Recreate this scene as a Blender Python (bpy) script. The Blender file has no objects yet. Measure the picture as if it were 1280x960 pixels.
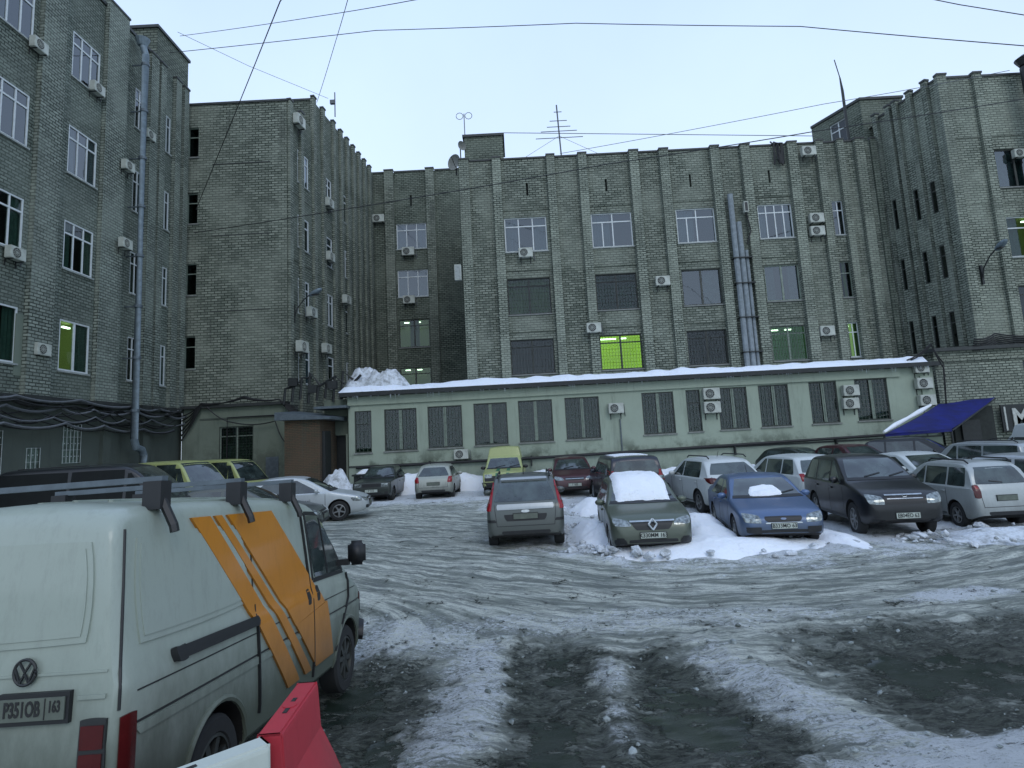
import bpy, bmesh, math, random
from mathutils import Vector, Matrix, noise
from mathutils.bvhtree import BVHTree
random.seed(7)
R = math.radians
SC = bpy.context.scene
COL = SC.collection

# ---------------------------------------------------------------- camera
EYE = 2.3
FPX, CXP, CYP = 750.0, 645.0, 451.0
cam_rot = Matrix.Rotation(R(97.5), 3, 'X') @ Matrix.Rotation(R(-3.04), 3, 'Z')
cd = bpy.data.cameras.new('camera')
cam = bpy.data.objects.new('camera', cd)
COL.objects.link(cam)
cam.matrix_world = Matrix.Translation((0, 0, EYE)) @ cam_rot.to_4x4()
cd.sensor_width = 36
cd.lens = FPX / 1280 * 36
cd.shift_x = -5 / 1280
cd.shift_y = -29 / 1280
cd.clip_start = 0.05
cd.clip_end = 2000
SC.camera = cam

# ---------------------------------------------------------------- world, overcast dusk sky
W = bpy.data.worlds.new('World')
SC.world = W
W.use_nodes = True
nt = W.node_tree
for n in list(nt.nodes):
    nt.nodes.remove(n)
wo = nt.nodes.new('ShaderNodeOutputWorld')
bg = nt.nodes.new('ShaderNodeBackground')
sky = nt.nodes.new('ShaderNodeTexSky')
sky.sky_type = 'NISHITA'
sky.sun_disc = False
sky.sun_elevation = R(40)
sky.sun_rotation = R(200)
sky.air_density = 1.0
sky.dust_density = 2.0
tc = nt.nodes.new('ShaderNodeTexCoord')
sp = nt.nodes.new('ShaderNodeSeparateXYZ')
nt.links.new(tc.outputs['Generated'], sp.inputs[0])
rp = nt.nodes.new('ShaderNodeValToRGB')
rp.color_ramp.elements[0].position = 0.0
rp.color_ramp.elements[0].color = (0.71, 0.85, 1.0, 1)
rp.color_ramp.elements[1].position = 0.75
rp.color_ramp.elements[1].color = (0.44, 0.59, 0.88, 1)
nt.links.new(sp.outputs['Z'], rp.inputs[0])
ns = nt.nodes.new('ShaderNodeTexNoise')
ns.inputs['Scale'].default_value = 2.2
ns.inputs['Detail'].default_value = 5
nt.links.new(tc.outputs['Generated'], ns.inputs['Vector'])
mr = nt.nodes.new('ShaderNodeMapRange')
mr.inputs['To Min'].default_value = 9.9
mr.inputs['To Max'].default_value = 12.8
nt.links.new(ns.outputs['Fac'], mr.inputs['Value'])
vm = nt.nodes.new('ShaderNodeVectorMath')
vm.operation = 'SCALE'
nt.links.new(rp.outputs['Color'], vm.inputs[0])
nt.links.new(mr.outputs[0], vm.inputs['Scale'])
mx = nt.nodes.new('ShaderNodeMix')
mx.data_type = 'RGBA'
mx.inputs['Factor'].default_value = 0.95
nt.links.new(sky.outputs[0], mx.inputs['A'])
nt.links.new(vm.outputs[0], mx.inputs['B'])
nt.links.new(mx.outputs['Result'], bg.inputs['Color'])
bg.inputs['Strength'].default_value = 0.1
nt.links.new(bg.outputs[0], wo.inputs[0])
sl = bpy.data.lights.new('sun', 'SUN')
sl.energy = 0.5
sl.angle = R(25)
sl.color = (1, 0.96, 0.9)
so = bpy.data.objects.new('sun', sl)
COL.objects.link(so)
so.rotation_euler = (R(50), 0, R(20))
SC.view_settings.view_transform = 'Standard'
SC.view_settings.look = 'None'
SC.view_settings.exposure = 0.28
SC.view_settings.gamma = 1.0
SC.cycles.max_bounces = 6
SC.cycles.transparent_max_bounces = 12


# ---------------------------------------------------------------- helpers
def ray(px, py):
    return cam_rot @ Vector(((px - CXP) / FPX, (CYP - py) / FPX, -1))


def atY(px, py, Y):
    d = ray(px, py)
    t = Y / d.y
    return Vector((d.x * t, Y, EYE + d.z * t))


def smst(a, b, t):
    t = min(1, max(0, (t - a) / (b - a)))
    return t * t * (3 - 2 * t)


def gz(y, x=0.0):
    right_dip = -.24 * smst(-1.2, 3.0, x) * smst(8, 12, y) * (1 - .6 * smst(19, 27, y))
    return -.14 - .24 * smst(3.5, 7.3, y) + .38 * smst(7.3, 13, y) + right_dip


def tag(o, label=None, cat=None, group=None, kind=None):
    if label: o['label'] = label
    if cat: o['category'] = cat
    if group: o['group'] = group
    if kind: o['kind'] = kind
    return o


def empty(name, loc=(0, 0, 0), yaw=0.0, rot=None):
    o = bpy.data.objects.new(name, None)
    o.empty_display_size = 0.3
    COL.objects.link(o)
    o.location = loc
    o.rotation_euler = rot if rot else (0, 0, yaw)
    return o


def mesh_obj(name, me, parent=None):
    o = bpy.data.objects.new(name, me)
    COL.objects.link(o)
    if parent: o.parent = parent
    return o


class MB:
    """collects faces for one mesh"""
    def __init__(s):
        s.v = []; s.f = []; s.uv = []; s.mi = []

    def face(s, pts, uv=None, mi=0):
        b = len(s.v)
        s.v += [tuple(p) for p in pts]
        s.f.append(list(range(b, b + len(pts))))
        s.uv += uv if uv else [(0, 0)] * len(pts)
        s.mi.append(mi)

    def box(s, lo, hi, M=None, uvs=True, mi=0):
        x0, y0, z0 = lo; x1, y1, z1 = hi
        P = [Vector(p) for p in ((x0, y0, z0), (x1, y0, z0), (x1, y1, z0), (x0, y1, z0), (x0, y0, z1), (x1, y0, z1), (x1, y1, z1), (x0, y1, z1))]
        for idx in ((0, 3, 2, 1), (4, 5, 6, 7), (0, 1, 5, 4), (1, 2, 6, 5), (2, 3, 7, 6), (3, 0, 4, 7)):
            q = [P[i] for i in idx]
            n = (q[1] - q[0]).cross(q[2] - q[0])
            if abs(n.z) > max(abs(n.x), abs(n.y)): uv = [(p.x, p.y) for p in q]
            elif abs(n.x) > abs(n.y): uv = [(p.y, p.z) for p in q]
            else: uv = [(p.x, p.z) for p in q]
            if M: q = [M @ p for p in q]
            s.face(q, uv, mi)
        return s

    def tube(s, pts, r, n=6, cap=True):
        pts = [Vector(p) for p in pts]
        rings = []
        for i, p in enumerate(pts):
            a = pts[max(i - 1, 0)]; b = pts[min(i + 1, len(pts) - 1)]
            t = (b - a).normalized()
            u = t.cross(Vector((0, 0, 1)))
            if u.length < 1e-3: u = t.cross(Vector((1, 0, 0)))
            u.normalize(); w = t.cross(u)
            rr = r[i] if isinstance(r, (list, tuple)) else r
            rings.append([p + (u * math.cos(2 * math.pi * k / n) + w * math.sin(2 * math.pi * k / n)) * rr for k in range(n)])
        b0 = len(s.v)
        for rg in rings: s.v += [tuple(p) for p in rg]
        for i in range(len(rings) - 1):
            for k in range(n):
                a = b0 + i * n + k; b = b0 + i * n + (k + 1) % n
                s.f.append([a, b, b + n, a + n]); s.uv += [(0, 0)] * 4; s.mi.append(0)
        if cap:
            for i in (0, len(rings) - 1):
                s.f.append([b0 + i * n + k for k in range(n)]); s.uv += [(0, 0)] * n; s.mi.append(0)
        return s

    def mesh(s, name, mats, smooth=False, merge=False):
        me = bpy.data.meshes.new(name)
        me.from_pydata(s.v, [], s.f)
        uvl = me.uv_layers.new(name='UVMap')
        uvl.data.foreach_set('uv', [c for uv in s.uv for c in uv])
        for m in (mats if isinstance(mats, (list, tuple)) else [mats]): me.materials.append(m)
        me.polygons.foreach_set('material_index', s.mi)
        if merge or smooth:
            bm = bmesh.new(); bm.from_mesh(me)
            bmesh.ops.remove_doubles(bm, verts=bm.verts, dist=1e-4)
            bmesh.ops.recalc_face_normals(bm, faces=bm.faces)
            bm.to_mesh(me); bm.free()
        if smooth:
            me.polygons.foreach_set('use_smooth', [True] * len(me.polygons))
            me.set_sharp_from_angle(angle=R(35))
        me.update()
        return me

    def build(s, name, mats, parent=None, smooth=False, merge=False):
        return mesh_obj(name, s.mesh(name, mats, smooth, merge), parent)


# ---------------------------------------------------------------- materials
def newmat(name):
    m = bpy.data.materials.new(name)
    m.use_nodes = True
    t = m.node_tree
    b = t.nodes['Principled BSDF']
    return m, t, b


def rgba(c): return (c[0], c[1], c[2], 1)


def mixc(t, fac, a, b, mode='MIX'):
    n = t.nodes.new('ShaderNodeMix'); n.data_type = 'RGBA'; n.blend_type = mode
    if hasattr(fac, 'links'): t.links.new(fac, n.inputs['Factor'])
    else: n.inputs['Factor'].default_value = fac
    for s_, v in (('A', a), ('B', b)):
        if hasattr(v, 'links'): t.links.new(v, n.inputs[s_])
        else: n.inputs[s_].default_value = rgba(v)
    return n.outputs['Result']


def noise_n(t, vec, scale, detail=4, rough=.6, vscale=None):
    n = t.nodes.new('ShaderNodeTexNoise')
    n.inputs['Scale'].default_value = scale
    n.inputs['Detail'].default_value = detail
    n.inputs['Roughness'].default_value = rough
    if vscale:
        mp = t.nodes.new('ShaderNodeMapping'); mp.inputs['Scale'].default_value = vscale
        t.links.new(vec, mp.inputs['Vector']); vec = mp.outputs[0]
    t.links.new(vec, n.inputs['Vector'])
    return n.outputs['Fac']


def mrange(t, v, a, b, c=0.0, d=1.0):
    n = t.nodes.new('ShaderNodeMapRange')
    n.interpolation_type = 'SMOOTHSTEP'
    t.links.new(v, n.inputs['Value'])
    for k, x in (('From Min', a), ('From Max', b), ('To Min', c), ('To Max', d)): n.inputs[k].default_value = x
    return n.outputs[0]


def mathn(t, op, a, b=None):
    n = t.nodes.new('ShaderNodeMath'); n.operation = op
    for i, v in enumerate((a, b)):
        if v is None: continue
        if hasattr(v, 'links'): t.links.new(v, n.inputs[i])
        else: n.inputs[i].default_value = v
    return n.outputs[0]


def bump(t, b, h, strength=.5, dist=.02):
    n = t.nodes.new('ShaderNodeBump')
    n.inputs['Strength'].default_value = strength
    n.inputs['Distance'].default_value = dist
    t.links.new(h, n.inputs['Height'])
    t.links.new(n.outputs[0], b.inputs['Normal'])


def coord(t, kind='Object'):
    n = t.nodes.new('ShaderNodeTexCoord')
    return n.outputs[kind]


def geopos(t):
    return t.nodes.new('ShaderNodeNewGeometry').outputs['Position']


def simple(name, col, rough=.6, metal=0, var=.15, scale=6, bmp=.1, spec=.5, dark=None):
    m, t, b = newmat(name)
    c = coord(t)
    f = noise_n(t, c, scale)
    f2 = mrange(t, f, .3, .75)
    dk = dark or tuple(x * (1 - var * 2) for x in col)
    t.links.new(mixc(t, f2, dk, col), b.inputs['Base Color'])
    b.inputs['Roughness'].default_value = rough
    b.inputs['Metallic'].default_value = metal
    b.inputs['Specular IOR Level'].default_value = spec
    if bmp: bump(t, b, noise_n(t, c, scale * 8), bmp, .01)
    return m


def brick_mat(name, c1, c2, mortar, bw=.29, bh=.105, ms=.013, bstr=.9, stain=(.07, .08, .065), seed=0):
    m, t, b = newmat(name)
    uv = coord(t, 'UV')
    mp = t.nodes.new('ShaderNodeMapping')
    mp.inputs['Location'].default_value = (seed * 3.1, 0, 0)
    t.links.new(uv, mp.inputs['Vector'])
    uv2 = mp.outputs[0]
    wob = t.nodes.new('ShaderNodeTexNoise'); wob.inputs['Scale'].default_value = 7
    t.links.new(uv2, wob.inputs['Vector'])
    add = t.nodes.new('ShaderNodeVectorMath'); add.operation = 'MULTIPLY_ADD'
    t.links.new(wob.outputs['Color'], add.inputs[0]); add.inputs[1].default_value = (.03, .03, 0)
    t.links.new(uv2, add.inputs[2])
    br = t.nodes.new('ShaderNodeTexBrick')
    br.inputs['Scale'].default_value = 1
    br.inputs['Brick Width'].default_value = bw
    br.inputs['Row Height'].default_value = bh
    br.inputs['Mortar Size'].default_value = ms
    br.inputs['Mortar Smooth'].default_value = .3
    br.inputs['Color1'].default_value = rgba(c1)
    br.inputs['Color2'].default_value = rgba(c2)
    br.inputs['Mortar'].default_value = rgba(mortar)
    t.links.new(add.outputs[0], br.inputs['Vector'])
    big = noise_n(t, uv2, .35, 5, .65)
    c = mixc(t, mrange(t, big, .35, .7, 0, .55), br.outputs['Color'], tuple(x * .62 for x in c1))
    st = noise_n(t, uv2, 1.0, 6, .7, vscale=(1.6, .16, 1))
    c = mixc(t, mrange(t, st, .55, .72, 0, .7), c, stain)
    pt_ = noise_n(t, uv2, .8, 3, .5, vscale=(.5, .45, 1))
    c = mixc(t, mrange(t, pt_, .46, .6, 0, .2), c, tuple(min(1, x * 1.45) for x in c1))
    wh = noise_n(t, uv2, 1.7, 5, .75)
    c = mixc(t, mrange(t, wh, .6, .8, 0, .3), c, tuple(min(1, x * 1.7) for x in c1))
    t.links.new(c, b.inputs['Base Color'])
    b.inputs['Roughness'].default_value = .9
    fine = noise_n(t, uv2, 22, 3)
    h = mathn(t, 'ADD', mathn(t, 'MULTIPLY', br.outputs['Fac'], -1.0), mathn(t, 'MULTIPLY', fine, .8))
    bump(t, b, h, bstr, .03)
    return m


def plaster_mat(name, col, dirt=(.09, .11, .08), dz=(1.2, 2.4)):
    m, t, b = newmat(name)
    p = geopos(t)
    n1 = noise_n(t, p, .8, 6, .7)
    n2 = noise_n(t, p, 1.4, 6, .75, vscale=(1.6, 1.6, .2))
    s = t.nodes.new('ShaderNodeSeparateXYZ'); t.links.new(p, s.inputs[0])
    low = mrange(t, s.outputs['Z'], dz[0], dz[1], 1, 0)
    c = mixc(t, mrange(t, n1, .4, .7, 0, .3), col, tuple(x * .7 for x in col))
    c = mixc(t, mrange(t, n2, .5, .72, 0, .55), c, tuple(x * .55 for x in col))
    c = mixc(t, mathn(t, 'MULTIPLY', low, mrange(t, n1, .45, .62)), c, dirt)
    t.links.new(c, b.inputs['Base Color'])
    b.inputs['Roughness'].default_value = .9
    bump(t, b, noise_n(t, p, 9, 5), .25, .02)
    return m


def paint(name, col, rough=.3, metal=.0, dirt=(.10, .105, .09), dz=(.25, .85), amt=.75, coat=.6):
    m, t, b = newmat(name)
    p = coord(t)
    s = t.nodes.new('ShaderNodeSeparateXYZ'); t.links.new(p, s.inputs[0])
    n = noise_n(t, p, 3.2, 6, .7, vscale=(1, 1, .45))
    zz = mathn(t, 'ADD', s.outputs['Z'], mathn(t, 'MULTIPLY', mathn(t, 'SUBTRACT', n, .5), -.7))
    low = mrange(t, zz, dz[0], dz[1], amt, .08)
    fine = mrange(t, noise_n(t, p, 14, 5, .8, vscale=(1, 1, .3)), .35, .75, 0.04, .2)
    f = mathn(t, 'MAXIMUM', low, fine)
    t.links.new(mixc(t, f, col, dirt), b.inputs['Base Color'])
    t.links.new(mathn(t, 'ADD', mathn(t, 'MULTIPLY', f, .5), rough), b.inputs['Roughness'])
    b.inputs['Metallic'].default_value = metal
    b.inputs['Coat Weight'].default_value = coat * .5
    b.inputs['Coat Roughness'].default_value = .12
    return m


def glass_mat(name, tint=(.5, .6, .55), refl=.25):
    m, t, b = newmat(name)
    t.nodes.remove(b)
    out = t.nodes['Material Output']
    tr = t.nodes.new('ShaderNodeBsdfTransparent'); tr.inputs[0].default_value = rgba(tint)
    gl = t.nodes.new('ShaderNodeBsdfGlossy'); gl.inputs['Roughness'].default_value = .03
    gl.inputs[0].default_value = (.8, .85, .9, 1)
    ms = t.nodes.new('ShaderNodeMixShader')
    fr = t.nodes.new('ShaderNodeFresnel'); fr.inputs[0].default_value = 1.5
    gb = t.nodes.new('ShaderNodeNewGeometry')
    f = mathn(t, 'MULTIPLY', mathn(t, 'ADD', fr.outputs[0], refl), mathn(t, 'SUBTRACT', 1.0, gb.outputs['Backfacing']))
    t.links.new(f, ms.inputs[0]); t.links.new(tr.outputs[0], ms.inputs[1]); t.links.new(gl.outputs[0], ms.inputs[2])
    t.links.new(ms.outputs[0], out.inputs[0])
    nn = t.nodes.new('ShaderNodeBump'); nn.inputs['Strength'].default_value = .15; nn.inputs['Distance'].default_value = .02
    t.links.new(noise_n(t, geopos(t), 1.3, 2), nn.inputs['Height'])
    t.links.new(nn.outputs[0], gl.inputs['Normal'])
    return m


def emit_mat(name, col, strength):
    m, t, b = newmat(name)
    b.inputs['Base Color'].default_value = rgba(col)
    b.inputs['Emission Color'].default_value = rgba(col)
    b.inputs['Emission Strength'].default_value = strength
    return m


def snow_mat(name, col=(.74, .78, .84), dirt=(.36, .38, .38), lo=.5, hi=.75):
    m, t, b = newmat(name)
    p = geopos(t)
    n = noise_n(t, p, 3.5, 7, .75)
    t.links.new(mixc(t, mrange(t, n, lo, hi), col, dirt), b.inputs['Base Color'])
    b.inputs['Roughness'].default_value = .75
    b.inputs['Subsurface Weight'].default_value = .15
    b.inputs['Subsurface Radius'].default_value = (.05, .06, .08)
    bump(t, b, noise_n(t, p, 11, 6, .7), .7, .04)
    return m


M = {}
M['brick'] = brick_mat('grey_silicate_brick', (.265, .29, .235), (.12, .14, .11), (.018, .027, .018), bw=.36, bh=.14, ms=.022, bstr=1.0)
M['brick2'] = brick_mat('grey_silicate_brick_dark', (.19, .215, .17), (.095, .115, .088), (.012, .02, .013), bw=.36, bh=.145, ms=.026, bstr=1.0, seed=3)  # darker tone of the same grey brick
M['brick_light'] = brick_mat('grey_silicate_brick_pale', (.31, .34, .275), (.175, .198, .158), (.025, .035, .025), bw=.34, bh=.13, ms=.022, bstr=1.0, seed=5)  # paler brick; on ribs it stands in for relief light the overcast lacks
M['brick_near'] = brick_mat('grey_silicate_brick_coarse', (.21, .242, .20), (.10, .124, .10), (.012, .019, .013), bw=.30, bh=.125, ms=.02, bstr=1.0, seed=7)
M['brick_near_light'] = brick_mat('grey_silicate_brick_coarse_pale', (.27, .305, .255), (.145, .17, .142), (.015, .023, .016), bw=.30, bh=.125, ms=.02, bstr=1.0, seed=9)  # rib copy of the wall brick, raised in tone to mimic catching light
M['brick_red'] = brick_mat('red_brown_brick', (.12, .075, .045), (.08, .075, .045), (.04, .04, .03), bw=.26, bh=.08, seed=2)
M['plaster'] = plaster_mat('pale_green_plaster', (.31, .365, .29), dz=(1.3, 2.3))
M['plaster_low'] = plaster_mat('plinth_plaster', (.29, .34, .275), dz=(.2, 1.2))
M['plaster_dark'] = plaster_mat('dark_grey_plaster', (.075, .09, .075), (.04, .05, .04), (.5, 3.0))
M['plaster_mid'] = plaster_mat('grey_green_plaster', (.15, .18, .14), (.07, .08, .06), (1, 3.5))
M['concrete'] = simple('concrete', (.24, .25, .23), .9)
M['dark_metal'] = simple('dark_sheet_metal', (.03, .034, .034), .5, .3)
M['cap'] = simple('parapet_flashing', (.045, .05, .048), .55, .2)
M['galv'] = simple('galvanised_pipe', (.20, .255, .29), .6, .3)
M['galv_dull'] = simple('dull_duct', (.27, .31, .33), .8, .1)
M['galv_dark'] = simple('weathered_duct', (.13, .16, .18), .5, .4)
M['white_plastic'] = simple('white_frame_plastic', (.62, .66, .66), .4, var=.08)
M['ac_white'] = simple('ac_casing_white', (.50, .53, .47), .5, var=.15, scale=3)
M['ac_dark'] = simple('ac_fan_dark', (.02, .022, .022), .5)
M['wood_frame'] = simple('dark_window_frame', (.05, .058, .05), .6)
M['green_frame'] = simple('grey_green_frame', (.22, .27, .22), .6)
M['pale_mullion'] = simple('pale_window_mullion', (.20, .25, .20), .6)
M['grille_thin'] = simple('thin_grille_iron', (.11, .135, .11), .6)
M['sill'] = simple('window_sill_metal', (.35, .38, .36), .5)
M['grille'] = simple('window_grille_iron', (.02, .025, .022), .6)
M['grille_white'] = simple('window_grille_white', (.55, .6, .58), .6)
M['pane'] = glass_mat('window_pane', (.5, .6, .55), .02)
M['pane_sky'] = glass_mat('window_pane_sky', (.5, .58, .6), .10)
M['curtain'] = simple('curtain_white', (.26, .30, .30), .9, var=.12)
M['curtain_lace'] = simple('curtain_lace_grey', (.15, .205, .165), .95, var=.3)
M['curtain_dark'] = simple('curtain_dark', (.035, .05, .043), .9)
M['curtain_green'] = simple('curtain_yellow_green', (.30, .36, .10), .9)
M['room'] = simple('dark_room', (.03, .036, .033), .9)
M['room_lit'] = emit_mat('lit_room', (.32, .44, .01), 1.35)
M['room_dim'] = emit_mat('dim_lit_room', (.22, .30, .05), 1.0)
M['room_pale'] = emit_mat('pale_lit_room', (.24, .28, .10), .35)
M['room_low'] = emit_mat('faintly_lit_room', (.16, .19, .06), .3)
M['room_green'] = emit_mat('green_lit_room', (.05, .14, .04), .5)
M['lamp_tube'] = emit_mat('ceiling_tube', (.9, 1, .8), 9)
M['wire'] = simple('black_cable', (.012, .013, .014), .6)
M['wire_grey'] = simple('grey_cable', (.12, .13, .14), .6)
M['snow'] = snow_mat('fresh_snow', (.84, .87, .90), (.5, .52, .53), .55, .8)
M['ice_clear'] = simple('clear_ice', (.5, .56, .6), .15, bmp=0)
M['ice_grey'] = snow_mat('dirty_ice', (.34, .38, .37), (.10, .12, .11), .4, .6)
M['snow_dirty'] = snow_mat('dirty_snow', (.66, .70, .74), (.24, .25, .24), .38, .7)
M['snow_roof'] = snow_mat('roof_snow', (.80, .85, .92), (.55, .6, .64), .55, .8)
M['awning'] = simple('blue_awning_cloth', (.004, .010, .17), .65, var=.25, scale=2)
M['red_sign'] = simple('red_sign_board', (.30, .012, .03), .5)
M['white_sign'] = simple('white_sign_letter', (.5, .52, .48), .5)
M['rubber'] = simple('tyre_rubber', (.018, .019, .019), .85)
M['rim'] = simple('alloy_rim', (.30, .31, .31), .35, .6)
M['rim_dark'] = simple('steel_rim', (.06, .065, .06), .5, .5)
M['black_trim'] = simple('black_trim', (.014, .015, .016), .5, bmp=0)
M['under'] = simple('underbody_black', (.008, .008, .008), .9)
M['chrome'] = simple('chrome_trim', (.55, .57, .57), .15, .9, bmp=0)
M['red_lens'] = simple('red_lens', (.28, .006, .012), .2, bmp=0)
M['dark_red_lens'] = simple('dark_red_lens', (.08, .008, .008), .2, bmp=0)
M['head_lens'] = simple('headlamp_lens', (.42, .46, .45), .08, .55, bmp=0, var=.35, scale=14)
M['plate'] = simple('number_plate_white', (.50, .55, .48), .5, bmp=0)
M['plate_dirty'] = simple('number_plate_dirty', (.13, .15, .12), .6, bmp=0)
M['ink'] = simple('plate_lettering_black', (.015, .015, .015), .6, bmp=0)
M['orange'] = paint('orange_vinyl', (.52, .19, .005), .3, amt=.7, dz=(.35, 1.25), dirt=(.07, .045, .02))



def carglass():
    m, t, b = newmat('car_glass')
    p = coord(t)
    n = noise_n(t, p, 2.0, 4)
    t.links.new(mixc(t, mrange(t, n, .35, .7), (.012, .018, .018), (.05, .07, .065)), b.inputs['Base Color'])
    b.inputs['Roughness'].default_value = .06
    b.inputs['Specular IOR Level'].default_value = .8
    b.inputs['Coat Weight'].default_value = .5
    b.inputs['Coat Roughness'].default_value = .03
    return m


M['car_glass'] = carglass()
M['plastic_red'] = paint('red_barrier_plastic', (.42, .02, .035), .5, amt=.75, dz=(.15, .95), dirt=(.10, .05, .045), coat=0)
M['plastic_white'] = paint('white_barrier_plastic', (.52, .56, .50), .55, amt=.8, dz=(.2, 1.1), dirt=(.13, .15, .12), coat=0)
M['tinted_glass'] = simple('tinted_black_glass', (.006, .008, .008), .4, bmp=0, spec=.15)


# ---------------------------------------------------------------- ground
def in_ell(x, y, cx, cy, rx, ry, rot=0):
    c, s = math.cos(rot), math.sin(rot)
    dx, dy = x - cx, y - cy
    u = (dx * c + dy * s) / rx; v = (-dx * s + dy * c) / ry
    return u * u + v * v


WET = [(-1.75, 6.3, .75, 1.55, .1), (.35, 7.4, .55, .9, 0), (.62, 5.2, .75, 1.5, .0), (1.6, 6.0, .55, 1.7, .1), (.1, 6.3, .3, 1.6, .1),
       (4.8, 7.0, 1.45, 1.25, -.3), (3.85, 6.1, .6, 1.2, -.1), (6.6, 7.3, 1.6, 1.0, 0), (-2.6, 5.2, 1.4, 1.4, 0), (-4.6, 5.6, 2.2, 2.0, 0), (5.3, 5.5, 1.6, .8, .2)]
PUD = [(.34, 7.5, .27, .36, 0), (1.5, 5.9, .40, 1.05, .1), (-1.9, 6.9, .35, .7, 0), (4.6, 6.7, 1.0, .75, -.2), (.15, 5.6, .25, .8, 0), (-1.3, 5.4, .2, .5, 0)]
SNW = [(3.5, 4.55, 1.5, .68, .1, .95), (-.75, 6.6, .42, 2.1, -.08, .62), (6.4, 9.3, 1.0, .3, .1, .8), (2.45, 6.2, .40, 1.8, .25, .6), (.85, 7.2, .2, .6, 0, .6), (.8, 5.9, .16, .7, 0, .6), (-2.2, 8.6, 2.0, .8, 0, .5), (1.5, 8.9, 3.0, .45, 0, .45),
       (4.9, 15, 4.9, 3.0, 0), (1.2, 16.5, 1.2, 3.6, 0), (-1.5, 27, 9, 3.0, 0), (5, 22, 6, 3.5, 0), (9.5, 16, 3, 2.5, 0), (-9, 27, 5, 3, 0)]


def ground_h(x, y):
    z = gz(y, x)
    near = smst(34, 26, y)
    p = Vector((x, y, 0))
    # wheel ruts sweeping sideways across the yard
    yy = y - .045 * min(abs(x - 4.3), 9) ** 2 * smst(7.5, 10, y)
    rut = noise.noise(Vector((x * .35, yy * 2.6, 3.1))) * .035 + noise.noise(Vector((x * .9, yy * 5.5, 7.7))) * .02
    lump = noise.noise(p * 1.1) * .04 + noise.noise(p * 3.3) * .022 + noise.noise(p * 8.0) * .010
    fr = smst(9.3, 8.2, y)
    # radial wheel tracks in the foreground slush
    tr = noise.noise(Vector((x * 2.2, y * .45, 1.3))) * .05 + noise.noise(Vector((x * 5.0, y * 2.2, 5.3))) * .035 + noise.noise(p * 13) * .016 + abs(noise.noise(p * 5.5)) * .03
    z += near * ((1 - fr) * rut + lump + fr * tr)
    w = 0
    for a in WET:
        e = in_ell(x, y, *a)
        if e < 4.5: w = max(w, smst(2.3, .1, e + noise.noise(p * 2.4) * .9 + noise.noise(p * 7) * .7))
    s_ = 0
    for a in SNW:
        e = in_ell(x, y, *a[:5])
        if e < 4: s_ = max(s_, smst(2.0, .2, e + noise.noise(p * 1.9 + Vector((9, 0, 0))) * .8 + noise.noise(p * 6) * .5) * (a[5] if len(a) > 5 else 1))
    pu = 0
    for a in PUD:
        e = in_ell(x, y, *a)
        if e < 3.2: pu = max(pu, smst(1.7, .4, e + noise.noise(p * 3.0 + Vector((4, 2, 0))) * .7 + noise.noise(p * 9) * .3))
    z += -.06 * w * (1 - s_) + .05 * s_
    if pu > 0:
        z = z * (1 - .6 * pu) + (gz(y, x) - .07) * .6 * pu
    return z, w * (1 - .8 * s_), s_, pu, (1 - fr) * max(0, .5 - rut * 9) * near


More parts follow.
